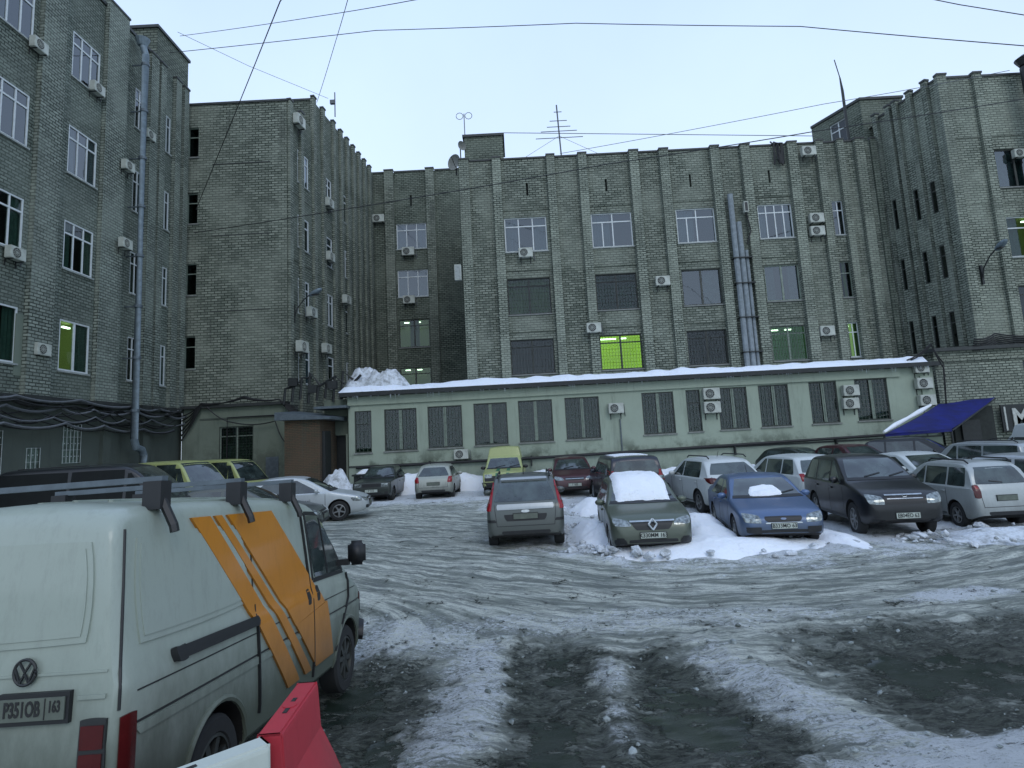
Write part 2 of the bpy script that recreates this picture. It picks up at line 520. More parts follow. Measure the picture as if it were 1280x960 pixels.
def make_ground():
    xs = [-400, -120, -50, -32]; x = -24.0
    while x < 30: xs.append(x); x += .09 if -5.5 < x < 9 else .25
    xs += [36, 60, 130, 400]
    ys = [-300, -60, -15, -3, 0, 2]; y = 3.0
    while y < 34: ys.append(y); y += .05 if y < 8.5 else (.09 if y < 14 else .22)
    ys += [38, 60, 120, 400, 900]
    nx = len(xs)
    v = []; wet = []; snw = []; pud = []; trk = []; arc = []
    for y in ys:
        for x in xs:
            if -25 < x < 31 and 2.5 < y < 34.5:
                z, a, b, c, tk = ground_h(x, y)
            else:
                z, a, b, c, tk = gz(y, x), 0, .2, 0, 0
            v.append((x, y, z)); wet.append(a); snw.append(b); pud.append(c); trk.append(tk); arc.append(y - .045 * min(abs(x - 4.3), 9) ** 2 * smst(7.5, 10, y))
    f = [(j * nx + i, j * nx + i + 1, (j + 1) * nx + i + 1, (j + 1) * nx + i) for j in range(len(ys) - 1) for i in range(nx - 1)]
    me = bpy.data.meshes.new('ground')
    me.from_pydata(v, [], f)
    for nme, data in (('wet', wet), ('snow', snw), ('puddle', pud), ('track', trk), ('arc', arc)):
        a = me.attributes.new(nme, 'FLOAT', 'POINT'); a.data.foreach_set('value', data)
    me.polygons.foreach_set('use_smooth', [True] * len(f))
    m, t, b = newmat('icy_yard')
    p = geopos(t)

    def attr(n):
        a = t.nodes.new('ShaderNodeAttribute'); a.attribute_name = n; return a.outputs['Fac']
    cx_ = t.nodes.new('ShaderNodeCombineXYZ'); sx = t.nodes.new('ShaderNodeSeparateXYZ'); t.links.new(p, sx.inputs[0])
    t.links.new(sx.outputs['X'], cx_.inputs[0]); t.links.new(attr('arc'), cx_.inputs[1])
    ap = cx_.outputs[0]
    streak = noise_n(t, ap, 1.0, 8, .74, vscale=(.5, 4.2, 1))
    thin = noise_n(t, ap, 1.0, 5, .7, vscale=(1.3, 13, 1))
    fine = noise_n(t, p, 9, 7, .8, vscale=(.7, 1.7, 1))
    fleck = noise_n(t, p, 17, 8, .82, vscale=(.75, 1.5, 1))
    grit = noise_n(t, p, 42, 5, .85)
    clump = noise_n(t, p, 2.6, 6, .75)
    c = mixc(t, mrange(t, streak, .42, .58), (.78, .81, .71), (.26, .29, .245))
    tk = mathn(t, 'ADD', attr('track'), mathn(t, 'MULTIPLY', mathn(t, 'SUBTRACT', streak, .5), 1.8))
    c = mixc(t, mrange(t, tk, .5, 1.1, 0, .85), c, (.13, .15, .145))
    c = mixc(t, mrange(t, thin, .5, .6, 0, .65), c, (.17, .19, .185))
    c = mixc(t, mrange(t, fine, .51, .62, 0, .55), c, (.15, .17, .16))
    c = mixc(t, mrange(t, grit, .52, .6, 0, .4), c, (.16, .18, .17))
    # warm sanded slush between the clean ice and the wet ground
    edge = mathn(t, 'ADD', attr('wet'), mathn(t, 'MULTIPLY', mathn(t, 'SUBTRACT', clump, .5), 1.6))
    c = mixc(t, mrange(t, edge, .0, .45, 0, .7), c, (.17, .185, .155))
    sn = mathn(t, 'ADD', attr('snow'), mathn(t, 'MULTIPLY', mathn(t, 'SUBTRACT', fleck, .5), 4.0))
    snc = mixc(t, mrange(t, grit, .5, .7, 0, .6), (.82, .86, .88), (.40, .43, .43))
    c = mixc(t, mrange(t, sn, .3, .8), c, snc)
    wt = mathn(t, 'ADD', attr('wet'), mathn(t, 'MULTIPLY', mathn(t, 'SUBTRACT', fleck, .5), 4.2))
    wt = mathn(t, 'ADD', wt, mathn(t, 'MULTIPLY', mathn(t, 'SUBTRACT', clump, .5), 3.0))
    wt = mrange(t, wt, .34, .72)
    wetc = mixc(t, mrange(t, fine, .45, .56), (.012, .018, .013), (.10, .115, .09))
    wetc = mixc(t, mrange(t, fleck, .53, .62, 0, .8), wetc, (.22, .25, .22))
    wetc = mixc(t, mrange(t, grit, .53, .6, 0, .5), wetc, (.02, .025, .02))
    c = mixc(t, wt, c, wetc)
    pd = mathn(t, 'ADD', attr('puddle'), mathn(t, 'MULTIPLY', mathn(t, 'SUBTRACT', clump, .5), 4.5))
    pd = mathn(t, 'ADD', pd, mathn(t, 'MULTIPLY', mathn(t, 'SUBTRACT', fleck, .5), 2.0))
    pd = mrange(t, pd, .62, .8)
    c = mixc(t, pd, c, (.018, .026, .02))
    t.links.new(c, b.inputs['Base Color'])
    r = mathn(t, 'SUBTRACT', .6, mathn(t, 'MULTIPLY', wt, .22))
    r = mathn(t, 'MULTIPLY', r, mathn(t, 'SUBTRACT', 1.0, mathn(t, 'MULTIPLY', pd, .88)))
    t.links.new(r, b.inputs['Roughness'])
    hh = mathn(t, 'ADD', mathn(t, 'MULTIPLY', streak, .9), mathn(t, 'ADD', mathn(t, 'MULTIPLY', fleck, 1.1), mathn(t, 'MULTIPLY', grit, .45)))
    hh = mathn(t, 'ADD', hh, mathn(t, 'MULTIPLY', thin, .5))
    hh = mathn(t, 'MULTIPLY', hh, mathn(t, 'SUBTRACT', 1.0, mathn(t, 'MULTIPLY', pd, .97)))
    bump(t, b, hh, 1.0, .06)
    me.materials.append(m)
    o = mesh_obj('ground', me)
    tag(o, 'rutted grey ice, slush and dark wet patches covering the yard', kind='structure')
    return o


make_ground()


# ---------------------------------------------------------------- facades
class Facade:
    def __init__(s, p0, p1):
        s.p0 = Vector((p0[0], p0[1], 0)); d = Vector((p1[0] - p0[0], p1[1] - p0[1], 0))
        s.L = d.length; s.t = d.normalized(); s.n = Vector((s.t.y, -s.t.x, 0))
        s.yaw = math.atan2(s.t.y, s.t.x)

    def pt(s, u, z, d=0): return s.p0 + s.t * u + s.n * d + Vector((0, 0, z))

    def px(s, x, y):
        r = ray(x, y); o = Vector((0, 0, EYE))
        k = (s.p0 - o).dot(s.n) / r.dot(s.n)
        q = o + r * k
        return ((q - s.p0).dot(s.t), q.z)

    def M(s):
        return Matrix.Translation(s.p0) @ Matrix((( s.t.x, -s.n.x, 0), (s.t.y, -s.n.y, 0), (0, 0, 1))).to_4x4()

    def box(s, mb, u0, u1, z0, z1, d0, d1):
        # box spanning depth d0..d1 (outward positive)
        mb.box((u0, -d1, z0), (u1, -d0, z1), s.M())


def wall(F, u0, u1, z0, z1, ops, mat, parent, name='wall', depth=None, d=0.0):
    if depth is None: depth = .16 if F in GRAZE else .28
    us = sorted(set([u0, u1] + [round(x, 4) for o in ops for x in (o[0], o[1]) if u0 < x < u1]))
    zs = sorted(set([z0, z1] + [round(x, 4) for o in ops for x in (o[2], o[3]) if z0 < x < z1]))
    mb = MB()
    for i in range(len(us) - 1):
        for j in range(len(zs) - 1):
            a, b, c, e = us[i], us[i + 1], zs[j], zs[j + 1]
            mu, mz = (a + b) / 2, (c + e) / 2
            if any(o[0] < mu < o[1] and o[2] < mz < o[3] for o in ops): continue
            mb.face([F.pt(a, c, d), F.pt(b, c, d), F.pt(b, e, d), F.pt(a, e, d)], [(a, c), (b, c), (b, e), (a, e)])
    for o in ops:
        a, b, c, e = o
        for q in (((a, c), (a, e)), ((b, e), (b, c)), ((b, c), (a, c)), ((a, e), (b, e))):
            (ua, za), (ub, zb) = q
            mb.face([F.pt(ua, za, d), F.pt(ub, zb, d), F.pt(ub, zb, d - depth), F.pt(ua, za, d - depth)],
                    [(ua, za), (ub, zb), (ub + .2, zb + .2), (ua + .2, za + .2)])
    return mb.build(name, mat, parent, merge=False)


def window(F, B, u0, u1, z0, z1, style='white3', room='room', curt='curtain', sill=True, grille=None, d=None, pane='pane', label=None):
    fr = {'w': 'white_plastic', 'd': 'wood_frame', 'g': 'green_frame', 'x': 'wood_frame'}[style[0]]
    if d is None: d = -.05 if F in GRAZE else -.12
    w = u1 - u0; h = z1 - z0; t = .05 if w < 1.2 else .065
    mb = MB()
    def bar(a, b, c, e, dd=.04): F.box(mb, a, b, c, e, d - .03, d + dd)
    bar(u0, u1, z0, z0 + t); bar(u0, u1, z1 - t, z1)
    bar(u0, u0 + t, z0 + t, z1 - t, .037); bar(u1 - t, u1, z0 + t, z1 - t, .037)
    cells = []
    kind = style[1:]
    if kind == '3':
        tz = z0 + h * .74
        bar(u0 + t, u1 - t, tz - t / 2, tz + t / 2, .034)
        cs = [u0 + w * k / 3 for k in (1, 2)]
        xs = [u0 + t] + cs + [u1 - t]
        for c in cs: bar(c - t / 2, c + t / 2, z0 + t, z1 - t, .03)
        for i in range(3):
            a = xs[i] + (t / 2 if i else 0); b = xs[i + 1] - (t / 2 if i < 2 else 0)
            cells += [(a, b, z0 + t, tz - t / 2), (a, b, tz + t / 2, z1 - t)]
    elif kind == 'L':   # two narrow and one broad light
        tz = z0 + h * .74
        bar(u0 + t, u1 - t, tz - t / 2, tz + t / 2, .034)
        m1, m2 = u0 + w * .27, u0 + w * .52
        bar(m2 - t / 2, m2 + t / 2, z0 + t, z1 - t, .03)
        bar(m1 - t / 2, m1 + t / 2, z0 + t, tz - t / 2, .026)
        cells = [(u0 + t, m1 - t / 2, z0 + t, tz - t / 2), (m1 + t / 2, m2 - t / 2, z0 + t, tz - t / 2), (m2 + t / 2, u1 - t, z0 + t, tz - t / 2),
                 (u0 + t, m2 - t / 2, tz + t / 2, z1 - t), (m2 + t / 2, u1 - t, tz + t / 2, z1 - t)]
    elif kind == '4':
        tz = z0 + h * .76
        bar(u0 + t, u1 - t, tz - t / 2, tz + t / 2, .034)
        xs = [u0 + w * k / 4 for k in range(5)]
        for c in xs[1:4]: bar(c - t / 2, c + t / 2, z0 + t, z1 - t, .03)
        for i in range(4):
            a = xs[i] + (t / 2 if i else t); b = xs[i + 1] - (t / 2 if i < 3 else t)
            cells += [(a, b, z0 + t, tz - t / 2), (a, b, tz + t / 2, z1 - t)]
    elif kind == '2':
        c = (u0 + u1) / 2
        bar(c - t * .8, c + t * .8, z0 + t, z1 - t, .03)
        cells = []
        tz = z0 + h * .78
        for a, b in ((u0 + t, c - t * .8), (c + t * .8, u1 - t)):
            bar(a, b, tz - t / 2, tz + t / 2, .026)
            cells += [(a, b, z0 + t, tz - t / 2), (a, b, tz + t / 2, z1 - t)]
    elif kind == 'E':   # two leaves without transom
        c = (u0 + u1) / 2
        bar(c - t * .8, c + t * .8, z0 + t, z1 - t, .03)
        cells = [(u0 + t, c - t * .8, z0 + t, z1 - t), (c + t * .8, u1 - t, z0 + t, z1 - t)]
    elif kind == 'T':   # wide leaf, narrow leaf, transom
        tz = z0 + h * .72; c = u0 + w * .5
        bar(u0 + t, u1 - t, tz - t / 2, tz + t / 2, .034)
        bar(c - t / 2, c + t / 2, z0 + t, z1 - t, .03)
        cells = [(u0 + t, c - t / 2, z0 + t, tz - t / 2), (c + t / 2, u1 - t, z0 + t, tz - t / 2), (u0 + t, c - t / 2, tz + t / 2, z1 - t), (c + t / 2, u1 - t, tz + t / 2, z1 - t)]
    else:               # narrow: one light and a transom
        tz = z0 + h * .68
        bar(u0 + t, u1 - t, tz - t / 2, tz + t / 2, .034)
        cells = [(u0 + t, u1 - t, z0 + t, tz - t / 2), (u0 + t, u1 - t, tz + t / 2, z1 - t)]
    wn = mb.build('window', M[fr], B)
    if style[0] == 'x' and kind == 'E':
        q = MB(); F.box(q, (u0 + u1) / 2 - .075, (u0 + u1) / 2 + .075, z0 + t + .004, z1 - t - .004, d + .042, d + .06); q.build('mullion', M['pale_mullion'], wn)
    if label: wn['label'] = label
    for a, b, c, e in cells:
        if b - a < .03: continue
        q = MB(); F.box(q, a + .001, b - .001, c + .001, e - .001, d - .012, d)
        q.build('pane', M[pane], wn)
    # room behind
    q = MB(); a, b, c, e = u0 - .02, u1 + .02, z0 - .02, z1 + .02; D0, D1 = (-.15 if F in GRAZE else -.27), -1.3
    P = lambda u, z, dd: F.pt(u, z, dd)
    q.face([P(a, c, D1), P(b, c, D1), P(b, e, D1), P(a, e, D1)])
    q.face([P(a, c, D0), P(a, c, D1), P(a, e, D1), P(a, e, D0)])
    q.face([P(b, c, D0), P(b, e, D0), P(b, e, D1), P(b, c, D1)])
    q.face([P(a, c, D0), P(b, c, D0), P(b, c, D1), P(a, c, D1)])
    q.face([P(a, e, D0), P(a, e, D1), P(b, e, D1), P(b, e, D0)])
    q.build('room', M[room], wn)
    if curt:
        spans = {'full': [(u0, u1)], 'left': [(u0, u0 + w * .45)], 'right': [(u1 - w * .45, u1)], 'sides': [(u0, u0 + w * .3), (u1 - w * .3, u1)],
                 'mid': [(u0 + w * .35, u1 - w * .35)]}
        cm, _, sp_ = curt.partition('/')
        for a, b in spans[sp_ or 'sides']:
            q = MB(); n = max(6, int((b - a) / .05)); pv = None
            for k in range(n + 1):
                u = a + (b - a) * k / n; dd = (-.115 if F in GRAZE else -.22) + (.006 if 'lace' in cm else .02) * math.sin(k * 1.9) + .006 * math.sin(k * .7)
                cur = (F.pt(u, z0, dd), F.pt(u, z1, dd))
                if pv: q.face([pv[0], cur[0], cur[1], pv[1]])
                pv = cur
            q.build('curtain', M[cm], wn)
    if room in ('room_lit', 'room_dim', 'room_green', 'room_low', 'room_pale'):
        q = MB(); nl = 2 if w > 1.5 else 1
        for k in range(nl):
            uu = u0 + w * (.22 + .38 * k); ln = .5 if (room == 'room_lit' and k == 0) else .18
            F.box(q, uu - ln, uu + ln, z1 - .18, z1 - .12, -.55, -.45)
        q.build('ceiling_lamp', M['lamp_tube'], wn)
    if sill:
        q = MB(); F.box(q, u0 - .05, u1 + .05, z0 - .07, z0 - .005, -.1, .07)
        q.build('sill', M['sill'] if style[0] == 'w' else M['concrete'], wn)
    if grille:
        q = MB(); nb = max(3, int(w / .17))
        for k in range(nb + 1):
            u = u0 + .02 + (w - .04) * k / nb
            F.box(q, u - .006, u + .006, z0 + .02, z1 - .02, -.04, -.02)
        nh = max(2, int(h / .4))
        for k in range(nh + 1):
            z = z0 + .03 + (h - .06) * k / nh
            F.box(q, u0 + .01, u1 - .01, z - .006, z + .006, -.055, -.035)
        for k in range(nb):
            for j in range(nh):
                u = u0 + .02 + (w - .04) * (k + .5) / nb; z = z0 + .03 + (h - .06) * (j + .5) / nh
                F.box(q, u - .018, u + .018, z - .018, z + .018, -.05, -.04)
        q.build('grille', M[grille], wn)
    return wn


def pilaster(F, B, u0, u1, z0, z1, dd=.2, mat='brick_light', cap=True):
    q = MB(); F.box(q, u0, u1, z0, z1, -.05, dd)
    o = q.build('pilaster', M[mat], B)
    if cap:
        q = MB(); F.box(q, u0 - .03, u1 + .03, z1 + .002, z1 + .10, -.05, dd + .04)
        q.build('cap', M['cap'], o)
    return o


def simple_part(name, F, B, u0, u1, z0, z1, d0, d1, mat):
    q = MB(); F.box(q, u0, u1, z0, z1, d0, d1)
    return q.build(name, M[mat], B)


def building(name, label, loc, cat='building'):
    o = empty(name, loc)
    tag(o, label, cat)
    return o


def kid(o):  # keep world placement for parts authored in world space
    return o


# buildings sit at the world origin empties moved to their base: children offset
def finish(B):
    """parts were authored in world space; shift their data so that the Empty can stand at its base"""
    pass


GRAZE = []
# ============ far block, main facade (nearer, right part)
FM = Facade((-2.8, 34), (23.4, 34))
main = building('office_block', 'long grey brick office block with pilasters across the back of the yard', (0, 0, 0))
rows = [(13.2, 15.28), (9.45, 11.58), (5.97, 7.97), (2.4, 4.4)]
wu = [(-.27, 2.22), (4.85, 7.25), (9.86, 12.14), (14.68, 16.7)]
wn_ = (19.08, 19.72)
ops = [(a + 2.8, b + 2.8, r[0], r[1]) for r in rows[:3] for a, b in wu + [wn_]]
vents = [(1.2, .1), (5.9, .1), (10.9, .1), (15.6, .1)]
ops += [(a + 2.8 - .06, a + 2.8 + .06, 16.6, 17.4) for a, _ in vents]
far_dark = [(22.0, 22.9, 13.0, 15.1), (22.0, 22.9, 9.6, 12.3), (22.0, 22.9, 6.2, 8.9)]
ops += [(a + 2.8, b + 2.8, c, e) for a, b, c, e in far_dark]
RM = 18.9
wall(FM, 0, 26.2, 0, RM, ops, M['brick'], main)
q = MB()
for o in ops[15:19]:
    q.face([FM.pt(o[0], o[2], -.25), FM.pt(o[1], o[2], -.25), FM.pt(o[1], o[3], -.25), FM.pt(o[0], o[3], -.25)])
q.build('vent_slot', M['room'], main)
styles = [['w3', 'wL', 'wL', 'w4', 'w3n'], ['d2', 'd2', 'dE', 'gE', 'g1'], ['d2', 'd2', 'd2', 'g2', 'wT']]
curts = [['curtain/sides', 'curtain/left', 'curtain/left', 'curtain/sides', None],
         ['curtain_green/full', 'curtain_lace/full', 'curtain_lace/right', 'curtain_lace/sides', 'curtain_green/mid'],
         ['curtain_dark/full', None, 'curtain_dark/full', None, 'curtain_green/sides']]
rooms = [['room'] * 5, ['room_dim', 'room', 'room', 'room', 'room'], ['room', 'room_lit', 'room', 'room_green', 'room_dim']]
for r in range(3):
    for k, (a, b) in enumerate(wu + [wn_]):
        st = styles[r][k]
        st = 'wT' if st == 'w3n' else st
        window(FM, main, a + 2.8, b + 2.8, rows[r][0], rows[r][1], st, rooms[r][k], curts[r][k], sill=True,
               grille='grille' if (r == 2 and k < 4) or (r == 1 and k < 2) else None, pane='pane_sky' if r == 0 or (r == 1 and k in (2, 3)) else 'pane',
               label={(2, 1): 'brightly lit yellow-green window behind bars', (1, 0): 'window with pale green curtains behind bars'}.get((r, k)))
for a, b, c, e in far_dark:
    window(FM, main, a + 2.8, b + 2.8, c, e, 'd1', 'room', None, sill=False)
pil = [(-2.78, -2.2), (-.82, -.3), (2.42, 2.9), (4.3, 4.8), (7.34, 7.88), (9.13, 9.66), (12.17, 12.68), (13.96, 14.5), (16.74, 17.3), (18.44, 18.86), (19.7, 20.08), (20.75, 21.3)]
for i, (a, b) in enumerate(pil):
    pilaster(FM, main, a + 2.8, b + 2.8, 0, RM + .03, .27)
# narrow ribs in the last bays
for a in (21.75, 23.0): pilaster(FM, main, a + 2.8, a + 3.1, 0, RM + .05, .14, 'brick2')
# course grooves between storeys: thin projecting courses in the wide bays
for (a, b) in [(-.28, 2.4), (4.82, 7.32), (9.68, 12.15), (14.52, 16.72)]:
    for z in (8.35, 12.0, 15.7):
        simple_part('brick_course', FM, main, a + 2.8, b + 2.8, z, z + .07, -.02, .03, 'brick2')
bays = sorted([p[1] for p in pil] + [])
for i in range(len(pil) - 1):
    a, b = pil[i][1], pil[i + 1][0]
    if b - a > .3: simple_part('parapet_flashing', FM, main, a + 2.8 + .035, b + 2.8 - .035, RM, RM + .10, -.4, .06, 'cap')
simple_part('roof', FM, main, 0, 26.2, RM - .4, RM - .05, -12, -.02, 'cap')
simple_part('wall', FM, main, -.03, .25, 0, RM - .02, -11.9, -.02, 'brick2')
# stair head on the roof
th = MB(); th.box((-2.5, 35.2, 18.5), (-.1, 38, 21.1)); tw = th.build('stair_head', M['brick2'], main)
MB().box((-2.6, 35.1, 21.1), (0, 38.1, 21.25)).build('cap', M['cap'], tw)
# stained and damaged brick patches near the top
# big ducts climbing the facade
duct = empty('flue_duct', (0, 0, 0)); tag(duct, 'tall grey metal flue ducts climbing the back facade between two window bays', 'duct')
q = MB(); q.tube([FM.pt(13.05 + 2.8, 5.1, .28), FM.pt(13.05 + 2.8, 15.9, .28)], .16, 10); q.build('duct', M['galv_dull'], duct, smooth=True)
q = MB(); q.tube([FM.pt(13.40 + 2.8, 5.1, .24), FM.pt(13.40 + 2.8, 14.2, .24)], .16, 10); q.build('duct', M['galv_dull'], duct, smooth=True)
q = MB(); q.tube([FM.pt(13.70 + 2.8, 5.1, .2), FM.pt(13.70 + 2.8, 12.5, .2)], .10, 8); q.build('duct', M['galv_dull'], duct, smooth=True)
q = MB()
for z in (6.5, 8.5, 10.5, 12.0): FM.box(q, 12.85 + 2.8, 13.95 + 2.8, z, z + .06, .02, .47)
q.build('bracket', M['dark_metal'], duct)

# ============ far block, recessed left part
FR = Facade((-11.2, 45), (-2.9, 45))
rec = building('recessed_wing', 'taller recessed grey brick wing between the left block and the main facade', (0, 0, 0))
ro = [(17.42, 19.48), (13.6, 15.75), (9.68, 11.84), (5.9, 8.15)]
ow = [(2.42, 4.76, a, b) for a, b in ro]
RR = 23.7
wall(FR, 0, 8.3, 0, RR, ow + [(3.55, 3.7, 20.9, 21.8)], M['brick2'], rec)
q = MB(); q.face([FR.pt(3.5, 20.8, -.25), FR.pt(3.8, 20.8, -.25), FR.pt(3.8, 21.9, -.25), FR.pt(3.5, 21.9, -.25)]); q.build('vent_slot', M['room'], rec)
for k, o in enumerate(ow):
    window(FR, rec, *o, ['w3', 'w3', 'd2', 'd2'][k], ['room', 'room', 'room_low', 'room_low'][k], ['curtain/sides', 'curtain_lace/sides', 'curtain_green/mid', None][k], pane='pane_sky' if k < 2 else 'pane')
for a, b in ((1.6, 2.3), (4.85, 5.5), (.0, .35)): pilaster(FR, rec, a, b, 0, RR + .1, .25, 'brick')
for a, b in ((.4, 1.55), (2.35, 4.8), (5.55, 8.3)): simple_part('parapet_flashing', FR, rec, a, b, RR, RR + .12, -.4, .06, 'cap')
simple_part('roof', FR, rec, 0, 8.3, RR - .5, RR - .1, -8, -.02, 'cap')

# ============ left wing, second block: front face and long side
FB = Facade((-17.55, 31.3), (-12.05, 31.3))
left2 = building('left_rear_block', 'grey brick block with a blank gable and a long ribbed side at the rear left', (0, 0, 0))
zB = 21.75
fo = [FB.px(x, y) for x, y in ((232, 160), (232, 242), (231, 330), (231, 421))]
bo = [(.02, .62, z - 1.75, z) for _, z in fo]
wall(FB, 0, 5.5, 0, zB, bo, M['brick'], left2)
for o in bo: window(FB, left2, *o, 'g1', 'room', None, pane='pane')
simple_part('parapet_flashing', FB, left2, -.1, 5.58, zB, zB + .12, -.5, .07, 'cap')
for z in (18.2, 14.1, 9.9):
    simple_part('brick_groove', FB, left2, 1.4, 4.6, z, z + .05, -.01, .018, 'cap')
simple_part('roof', FB, left2, 0, 5.5, zB - .5, zB - .1, -4, -.3, 'cap')
FS = Facade((-12.03, 31.3), (-10.5, 45)); GRAZE.append(FS)
sz = [(17.55, 19.5), (13.7, 15.6), (9.9, 11.9), (6.0, 7.95)]
scols = [(FS.px(372, 260)[0], 1.35), (FS.px(402, 285)[0], 1.5), (FS.px(426, 310)[0], 1.6), (FS.px(441, 310)[0], 1.5)]
so_ = []
for k, (u, w) in enumerate(scols[:3]):
    for a, b in sz: so_.append((u, u + w, a, b))
U2 = 3.2
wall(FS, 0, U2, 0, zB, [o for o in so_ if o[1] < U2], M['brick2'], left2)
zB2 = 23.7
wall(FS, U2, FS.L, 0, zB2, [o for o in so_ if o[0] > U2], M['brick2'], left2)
for i, o in enumerate(so_):
    if o[1] < U2 or o[0] > U2:
        window(FS, left2, *o, ['w3', 'wT'][i % 2], 'room', ['curtain/sides', None, 'curtain_lace/full'][i % 3], pane='pane_sky')
# front face of the taller part, set back above the low roof
FB2 = Facade((-17.5, 34.5), (-11.7, 34.5))
wall(FB2, 0, 5.75, zB - .5, zB2, [], M['brick2'], left2)
simple_part('parapet_flashing', FB2, left2, 0, 5.8, zB2, zB2 + .12, -.4, .06, 'cap')
simple_part('roof', FB2, left2, 0, 5.7, zB2 - .5, zB2 - .1, -10.5, -.1, 'cap')
for u in (0.05, 1.35, 3.0, 4.3, 5.9, 7.1, 8.2, 9.3, 10.4, 11.5, 12.6):
    top = zB if u < U2 - .3 else zB2
    pilaster(FS, left2, u, u + .36, 0, top + .1, .16, 'brick')
for z in (8.9, 12.8, 16.7): simple_part('brick_course', FS, left2, .5, FS.L - .1, z, z + .06, -.02, .03, 'brick')

# ============ left block, nearest
FA = Facade((-17.5, 4), (-17.5, 31.2)); GRAZE.append(FA)
left1 = building('left_front_block', 'dark grey brick block with ribbed wall and drainpipe along the left side', (0, 0, 0))
rA = [(18.0, 20.0), (13.85, 15.88), (9.9, 11.87), (5.87, 7.87)]
colA = [(19.0, 20.4)]
def ua(x, y): return FA.px(x, y)[0]
u1_ = ua(28, 290)
cA = [(u1_ - 5.2, u1_ - 3.3), (u1_ - 1.75, u1_), (ua(80, 290), ua(117, 290)), (ua(164, 290), ua(176, 290)), (ua(201, 290), ua(210, 290))]
ob = []
for (a, b) in cA:
    for (c, e) in rA: ob.append((a, b, c, e))
zA = 22.5
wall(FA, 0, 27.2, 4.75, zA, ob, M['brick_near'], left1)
for i, o in enumerate(ob):
    c_ = i // 4; r_ = i % 4
    lit = (c_ == 2 and r_ == 3)
    window(FA, left1, *o, 'wE' if (r_ == 3 and c_ < 3) else 'wT' if c_ >= 3 else 'w3', 'room_pale' if lit else 'room', ['curtain/sides', 'curtain_lace/left', None, 'curtain/sides'][(c_ + r_) % 4] if not lit else 'curtain/right',
           pane='pane_sky' if r_ < 2 else 'pane', label='window with a green-lit room behind it' if lit else None)
pA = [(ua(a_, 290), ua(b_, 290)) for a_, b_ in ((35, 66), (121, 148), (179, 189), (192, 199), (212, 219), (223, 229))] + [(u1_ - 3.1, u1_ - 2.1), (u1_ - 6.8, u1_ - 5.6)]
for k, (a_, b_) in enumerate(pA):
    pilaster(FA, left1, a_, b_, 4.8, zA + (.3 if a_ < 23 else -.1), .2, 'brick_near_light')
    simple_part('corbel', FA, left1, a_ - .05, b_ + .05, 4.55, 4.8, -.05, .26, 'cap')
simple_part('parapet_flashing', FA, left1, 0, 24.2, zA, zA + .14, -.5, .08, 'cap')
simple_part('wall', FA, left1, 24.3, 27.18, zA - .6, 24.3, -5, -.03, 'brick2')
simple_part('parapet_flashing', FA, left1, 24.2, 27.26, 24.3, 24.45, -5.1, .06, 'cap')
simple_part('roof', FA, left1, 0, 27.2, zA - .5, zA - .1, -9, -.3, 'cap')
# end wall beyond
FAe = Facade((-26, 31.2), (-17.5, 31.2))
q = MB(); q.face([(-17.5, 31.19, 0), (-26, 31.19, 0), (-26, 31.19, 22.5), (-17.5, 31.19, 22.5)]); q.build('wall', M['brick2'], left1)
# ground floor of dark plaster with barred windows
gA = [(ua(-12, 560), ua(4, 560), 1.2, 3.55), (ua(34, 560), ua(52, 560), 1.9, 2.95), (ua(80, 540), ua(103, 540), 2.3, 3.85)]
wall(FA, 0, 27.2, -.6, 4.75, gA, M['plaster_dark'], left1, d=-.06)
for o in gA: window(FA, left1, *o, 'dE', 'room', 'curtain_lace/full', sill=False, grille='grille_white', d=-.18)
simple_part('ledge', FA, left1, 0, 27.2, 4.62, 4.8, -.05, .12, 'cap')
for u in (ua(126, 550), ua(176, 550)): simple_part('plaster_pier', FA, left1, u, u + .5, -.5, 4.6, -.08, .1, 'plaster_dark')

for (x_, y_, w_, h_) in ((18, 430, 1.0, 2.2), (176, 470, .8, 2.6)):
    uu, zz = FA.px(x_, y_); simple_part('plaster_patch', FA, left1, uu, uu + w_, zz - h_ / 2, zz + h_ / 2, -.02, .02, 'plaster_mid')
# drainpipe
up = ua(155, 400)
dp = empty('drainpipe', (0, 0, 0)); tag(dp, 'long galvanised drainpipe running down the left block', 'drainpipe')
q = MB(); q.tube([FA.pt(up, 22.0, .45), FA.pt(up, 21.4, .62), FA.pt(up, 3.2, .62), FA.pt(up + .15, 2.85, .62), FA.pt(up + .55, 2.75, .62), FA.pt(up + .7, 2.5, .62), FA.pt(up + .7, 1.2, .62)], .155, 12)
q.build('pipe', M['galv'], dp, smooth=True)
z = 4.4
while z < 21.3:
    q = MB(); q.tube([FA.pt(up, z, .62), FA.pt(up, z + .12, .62)], .18, 12)
    FA.box(q, up - .03, up + .03, z + .03, z + .08, .0, .5)
    q.build('collar', M['galv_dark'], dp); z += 2.35
q = MB(); q.tube([FA.pt(up, 21.9, .45), FA.pt(up, 22.25, .45)], [.2, .33], 12); q.build('funnel', M['galv'], dp)

# cable bundle along the left block
def cable(name, pts, r, mat, label, cat='cable', group=None, sag=.0, seg=10, n=5, parent=None):
    P = []
    pts = [Vector(p) for p in pts]
    for i in range(len(pts) - 1):
        for k in range(seg):
            f = k / seg; p = pts[i].lerp(pts[i + 1], f); p.z -= sag * 4 * f * (1 - f); P.append(p)
    P.append(pts[-1])
    q = MB(); q.tube(P, r, n)
    o = q.build(name, M[mat], parent)
    if label: tag(o, label, cat, group)
    return o


